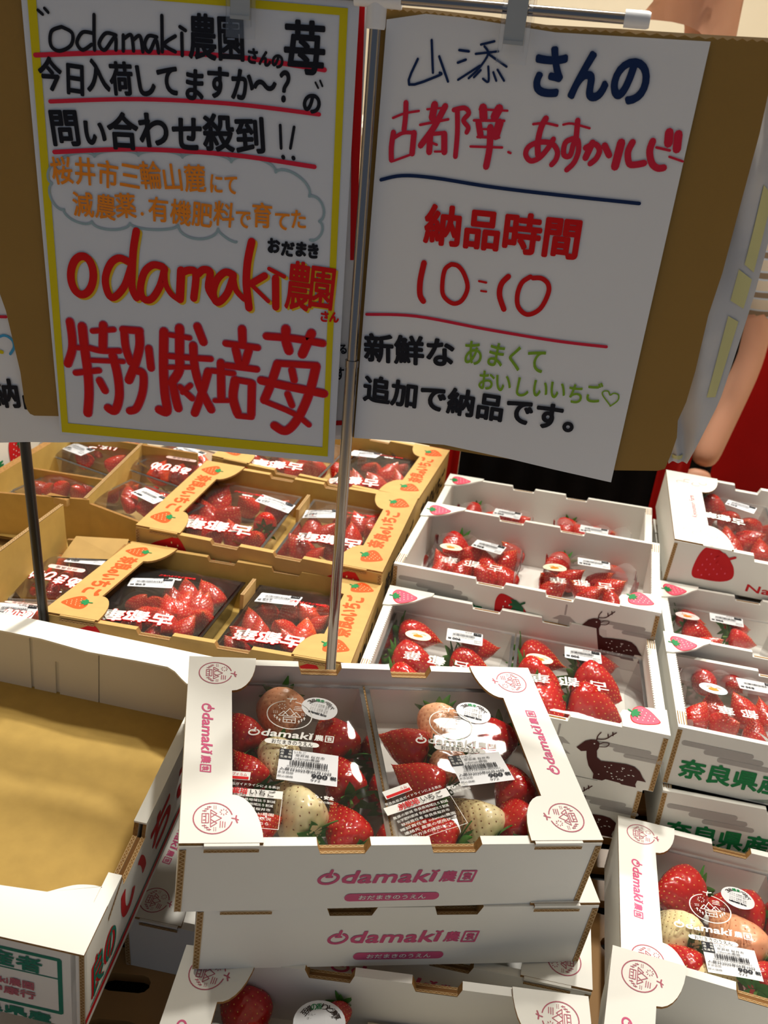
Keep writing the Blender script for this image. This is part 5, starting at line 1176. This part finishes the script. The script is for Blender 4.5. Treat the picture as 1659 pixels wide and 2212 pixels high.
k = MB(); flute(k, (LW/2-.0045, -LD/2-.0001, .001), (LW/2-.0045, -LD/2-.0001, LH), (1, 0, 0), .0045, (0, -1, 0)); flute(k, (LW/2+.0002, -.149, LH-.016), (LW/2+.0002, -.118, LH+.001), (0, 0, -1), .004, (1, 0, 0)); k.build('corrugated_edge', o)
k = MB(lambda u, v, L: (u, -LD/2-.0003*L, v))
def fr(x0, y0, x1, y1, w): k.stroke([(x0, y0), (x1, y0), (x1, y1), (x0, y1), (x0, y0)], w, TEALPR, 1, cap=4)
fr(.0, LH-.090+.004, .2365, LH-.0125, .004)
k.stroke([(0, LH-.0385), (.235, LH-.0385)], .0014, TEALPR, 1, cap=4); 
k.line('生産者', (.150, LH-.0325), (.222, LH-.0345), .021, TEALPR, 2, .0006); k.fit('OdaMaki農園', .181, LH-.0555, .064, .0105, CRIM, 2, -.02, .0003); k.fit('昌中康行', .186, LH-.069, .056, .0105, CRIM, 2, -.02, .0004)
k.build('front_print', o)
k = MB(lambda u, v, L: (u, -LD/2-.0003*L, v)); k.line('奈良県産', (.140, .0035), (.228, .0015), .013, TEALPR, 2, .0007); k.build('origin_print', o)
k = MB(lambda u, v, L: (LW/2+.0003*L, u, v))
k.rect(-LD/2, .008, LD/2, .016, REDPR, 1); k.rect(-LD/2+.01, .0175, LD/2, .0195, TEALPR, 1)
k.line('いちご', (-.128, .038), (.10, .038), .055, REDPR, 1, .002)
for a in (0, 1): k.line('良の', (-.188+.003*a, .030-.002*a), (-.132+.003*a, .030-.002*a), .050, (REDPR, TEALPR)[a], 1+a, .0012 if a == 0 else .0004)
k.build('side_print', o)
# carton under it
MU = Matrix.Translation((ML_.translation.x-.075, ML_.translation.y-.012, SHZ+.001)) @ Matrix.Rotation(POSE['L'][3]-.01, 4, 'Z')
o = empty('produce_carton', MU.translation, MU.to_3x3()); tag(o, 'second white produce carton under the large empty one', 'carton')
k = MB(); LW, LD = LW*SL, LD*SL; hh = ML_.translation.z-SHZ-.034; k.box(-LW/2, LW/2, -LD/2, LD/2, 0, hh, WHITE); k.build('body', o); k = MB(); k.box(-LW/2+.01, LW/2-.04, -LD/2+.012, LD/2-.012, hh, hh+.012, DARKST); k.build('gap_shadow_slab', o)  # added dark slab on top stands for the black shadow between the cartons
# ---------------------------------------------------------------- behind the display
BLK = mat('black_cloth', (16, 15, 18), .9, .1, bump=(6, .5, .02)); REDC = mat('red_cotton', (176, 16, 14), .8, .2, noise=(5, .08), bump=(5, .5, .02)); SKIN = mat('skin', (214, 158, 128), .5, .4, sss=.15, noise=(5, .04))
HAIR = mat('dark_brown_hair', (44, 28, 22), .5, .4); BEIGE = mat('sand_cotton', (214, 200, 178), .8, .2, noise=(4, .05)); STRAP = mat('cream_strap', (226, 216, 196), .7)
y = 1.72
def aty(px, py, yy=1.72): return at_y(px, py, yy)
# black cloth counter with red edges
a, b = aty(985, 1000, 1.66), aty(1400, 1000, 1.66); cc = (a.x+b.x)/2
o = empty('cloth_counter', (cc, 1.71, 0)); tag(o, 'black cloth covered counter with red edging behind the cartons', 'counter')
hw = (b.x-a.x)/2
k = MB(); k.grid(40, 6, lambda u, v: (-hw+2*hw*u, -.12+.006*sin(u*40), .96*v), BLK); k.box(-hw, hw, -.11, -.04, .955, .965, BLK); k.build('black_cloth', o)
for s in (-1, 1):
    k = MB(); k.grid(6, 6, lambda u, v: (s*hw+s*.06*u, -.118+.01*sin(u*9), .965*v), REDC); k.build('red_edge', o)
# person
P = at_y(1600, 700, 1.80); px0 = .50
per = empty('person', (px0, 1.86, .0)); tag(per, 'person in a striped beige top and black apron standing behind the signs', 'person'); per.scale = (1, 1, 1.068)
def skin_body(name, V, E, R, m, root=0, sub=2):
    me = bpy.data.meshes.new(name); me.from_pydata(V, E, []); me.materials.append(m); o = bpy.data.objects.new(name, me); C.objects.link(o); o.parent = per
    s = o.modifiers.new('skin', 'SKIN'); s.use_smooth_shade = True
    for i, r in enumerate(R): me.skin_vertices[0].data[i].radius = (r if isinstance(r, tuple) else (r, r)); me.skin_vertices[0].data[i].use_root = (i == root)
    q = o.modifiers.new('sub', 'SUBSURF'); q.levels = sub; q.render_levels = sub; return o
arm_hand = aty(1512, 1010, 1.70)-Vector((px0, 1.86, 0)); elbow = aty(1610, 770, 1.80)-Vector((px0, 1.86, 0)); arm_hand.z /= 1.068; elbow.z /= 1.068; sho = Vector((.16, -.02, 1.33))
V = [(0, 0, .90), (0, .0, 1.05), (0, 0, 1.22), (0, 0, 1.36), (-.01, -.01, 1.42), (-.03, -.03, 1.50), (-.04, -.04, 1.58), (-.04, -.03, 1.66),
     tuple(sho), tuple(elbow), tuple(arm_hand), (-.16, -.02, 1.33), (-.21, 0, 1.08), (-.20, -.10, .88), (-.08, 0, .86), (-.09, -.02, .48), (-.09, .02, .08), (.08, 0, .86), (.09, -.02, .48), (.09, .02, .08), (-.09, -.10, .03), (.09, -.10, .03)]
E_ = [(0, 1), (1, 2), (2, 3), (3, 4), (4, 5), (5, 6), (6, 7), (3, 8), (8, 9), (9, 10), (3, 11), (11, 12), (12, 13), (0, 14), (14, 15), (15, 16), (0, 17), (17, 18), (18, 19), (16, 20), (19, 21)]
R_ = [(.15, .10), (.125, .09), (.145, .10), (.12, .08), (.068, .056), (.072, .08), (.078, .095), (.06, .075), .058, .044, .030, .058, .044, .028, .085, .055, .036, .085, .055, .036, .032, .032]
body = skin_body('body', V, E_, R_, SKIN)
# hand: palm, four bent fingers and a thumb in one chain set
h = arm_hand; V = [tuple(h), tuple(h+Vector((-.005, -.02, -.05)))]; E2 = [(0, 1)]; R2 = [(.026, .018), (.036, .016)]
for i, (dx, ln) in enumerate(((-.026, .068), (-.009, .078), (.009, .074), (.026, .058))):
    b0 = h+Vector((dx, -.022, -.075)); n0 = len(V); V += [tuple(b0), tuple(b0+Vector((dx*.2, -.018, -ln*.45))), tuple(b0+Vector((dx*.2, -.006, -ln*.85)))]; E2 += [(1, n0), (n0, n0+1), (n0+1, n0+2)]; R2 += [.010, .0085, .007]
n0 = len(V); V += [tuple(h+Vector((-.040, -.028, -.045))), tuple(h+Vector((-.052, -.040, -.078)))]; E2 += [(1, n0), (n0, n0+1)]; R2 += [.011, .009]
skin_body('hand', V, E2, R2, SKIN)
# striped top: torso and short sleeves
STR = mat('striped_top', (214, 200, 178), .8, .2); nt = STR.node_tree; bs = nt.nodes['Principled BSDF']; tc = nt.nodes.new('ShaderNodeTexCoord'); wv = nt.nodes.new('ShaderNodeTexWave'); wv.bands_direction = 'Z'; wv.inputs['Scale'].default_value = 9; wv.inputs['Distortion'].default_value = .8
cr_ = nt.nodes.new('ShaderNodeValToRGB'); cr_.color_ramp.interpolation = 'CONSTANT'; cr_.color_ramp.elements[0].color = (*lin((226, 214, 194)), 1); cr_.color_ramp.elements[1].color = (*lin((206, 218, 232)), 1); cr_.color_ramp.elements[1].position = .55
e_ = cr_.color_ramp.elements.new(.8); e_.color = (*lin((150, 130, 108)), 1)
nt.links.new(tc.outputs['Object'], wv.inputs['Vector']); nt.links.new(wv.outputs['Fac'], cr_.inputs[0]); nt.links.new(cr_.outputs[0], bs.inputs['Base Color'])
V = [(0, 0, .92), (0, 0, 1.08), (0, 0, 1.24), (0, 0, 1.37), (.165, -.02, 1.34), tuple(elbow+Vector((.0, .03, .035))), (-.165, -.02, 1.34), (-.21, 0, 1.12)]
skin_body('striped_top', V, [(0, 1), (1, 2), (2, 3), (3, 4), (4, 5), (3, 6), (6, 7)], [(.17, .12), (.15, .11), (.165, .12), (.12, .09), .078, (.080, .075), .078, .075], STR)
# red apron, folded cloth wrapped round the front
k = MB(); k.grid(20, 24, lambda u, v: ((.205-.02*v)*sin((u-.5)*2.9), -.145*cos((u-.5)*2.4)-.008*sin(u*30)-.02*(1-v), .45+.58*v), BLK); k.build('apron', per)
k = MB(); k.grid(20, 24, lambda u, v: ((.10+.0*v)*sin((u-.5)*2.6), -.150*cos((u-.5)*2.2)+.0, 1.02+.26*v), BLK); k.build('apron_bib', per)
for s in (-1, 1): k = MB(); k.tube([(s*.085, -.135, 1.26), (s*.09, -.10, 1.40), (s*.05, .03, 1.45)], .009, STRAP, 8); k.build('apron_strap', per)
# hair and face
k = MB()
def hd(u, v):
    t = (u-.5)*4.2+pi/2; p = v*pi*.62; r = .099
    return (-.04+r*sin(p)*cos(t), -.028+.112*sin(p)*sin(t), 1.605+.115*cos(p))
k.grid(24, 12, hd, HAIR); k.build('hair', per)
k = MB(); k.tube([(-.045, -.118, 1.605), (-.046, -.138, 1.575), (-.045, -.122, 1.560)], [.009, .014, .010], SKIN, 10); k.build('nose', per)
for s in (-1, 1):
    k = MB(); k.tube([(-.045+s*.033-.012, -.121, 1.605), (-.045+s*.033, -.126, 1.606), (-.045+s*.033+.012, -.121, 1.605)], [.003, .006, .003], HAIR, 8); k.build('eye', per)
    k = MB(); k.tube([(-.045+s*.086, -.03, 1.615), (-.045+s*.095, -.025, 1.595), (-.045+s*.086, -.03, 1.565)], [.009, .013, .007], SKIN, 8); k.build('ear', per)
k = MB(); k.tube([(-.068, -.118, 1.533), (-.045, -.125, 1.530), (-.022, -.118, 1.533)], [.003, .007, .003], mat('lips', (176, 96, 90), .4), 8); k.build('mouth', per)
# person in red further back at the right
p2 = empty('person', (.93, 2.05, 0)); tag(p2, 'person in a red dress behind the striped one, cut by the right edge', 'person'); per = p2
V = [(0, 0, .95), (0, 0, 1.12), (0, 0, 1.30), (.0, 0, 1.38), (0, 0, 1.43), (0, -.02, 1.50), (0, -.02, 1.60), (0, -.02, 1.66), (-.15, 0, 1.33), (-.20, .04, 1.10), (-.19, -.06, .90), (.15, 0, 1.33), (.20, .04, 1.10), (.19, -.06, .90), (-.08, 0, .88), (-.09, 0, .46), (-.09, 0, .07), (.08, 0, .88), (.09, 0, .46), (.09, 0, .07), (-.09, -.12, .03), (.09, -.12, .03)]
E3 = [(0, 1), (1, 2), (2, 3), (3, 4), (4, 5), (5, 6), (6, 7), (3, 8), (8, 9), (9, 10), (3, 11), (11, 12), (12, 13), (0, 14), (14, 15), (15, 16), (0, 17), (17, 18), (18, 19), (16, 20), (19, 21)]
skin_body('body', V, E3, [(.13, .1), (.11, .09), (.13, .10), (.10, .075), (.05, .05), (.065, .08), (.078, .095), (.06, .08), .052, .04, .03, .052, .04, .03, .08, .055, .036, .08, .055, .036, .03, .03], SKIN)
skin_body('red_dress', [(0, 0, .42), (0, 0, .75), (0, 0, 1.0), (0, 0, 1.15), (0, 0, 1.30), (-.14, 0, 1.31), (.14, 0, 1.31)], [(0, 1), (1, 2), (2, 3), (3, 4), (4, 5), (4, 6)], [(.31, .16), (.29, .16), (.25, .15), (.17, .13), (.15, .12), .075, .075], REDC)
k = MB(); k.grid(24, 12, lambda u, v: (.10*sin(v*pi*.62)*cos((u-.5)*4.2+pi/2), -.015+.112*sin(v*pi*.62)*sin((u-.5)*4.2+pi/2), 1.615+.115*cos(v*pi*.62)), HAIR); k.build('hair', per)
# flower buckets and a far counter, blurred
FC = mat('far_counter', (206, 190, 160), .7, noise=(2, .1)); o = empty('far_counter', (.5, 4.2, 0)); tag(o, 'pale far counter behind the shoppers', 'counter')
k = MB(); k.box(-1.6, 1.6, -.3, .3, 0, 1.18, FC); k.build('body', o); k = MB(); k.box(-1.65, 1.65, -.35, .35, 1.18, 1.21, mat('counter_top', (230, 224, 210), .4)); k.build('top', o)
rn = random.Random(9)
for i, (px, cols) in enumerate(((905, ((226, 200, 60), (236, 226, 200))), (1000, ((214, 70, 110), (226, 200, 60))), (1085, ((236, 210, 70), (120, 150, 70))), (1290, ((236, 230, 215), (230, 214, 180))))):
    p = at_y(px, 10, 4.1); o = empty('flower_bucket', (p.x, 4.1, 1.21)); tag(o, ['yellow and cream', 'pink and yellow', 'yellow and green', 'cream'][i]+' flowers in a grey bucket on the far counter', 'flowers', 'flower buckets')
    k = MB(); k.tube([(0, 0, 0), (0, 0, .20)], [.06, .08], mat('grey_bucket', (170, 170, 170), .5), 16); k.build('bucket', o)
    for j in range(9):
        u, v, w = rn.uniform(-.055, .055), rn.uniform(-.05, .05), rn.uniform(.24, .36); k = MB(); k.tube([(u*.3, v*.3, .15), (u, v, w)], .004, STEM, 6)
        for q in range(7): t = q*2*pi/7; k.add([(u, v, w), (u+.022*cos(t-.35), v+.022*sin(t-.35), w+.012), (u+.034*cos(t), v+.034*sin(t), w+.016), (u+.022*cos(t+.35), v+.022*sin(t+.35), w+.012)], [(0, 1, 2, 3)], mat(f'petal_{cols[j % 2][0]}_{cols[j % 2][1]}', cols[j % 2], .7))
        k.build('flower', o)
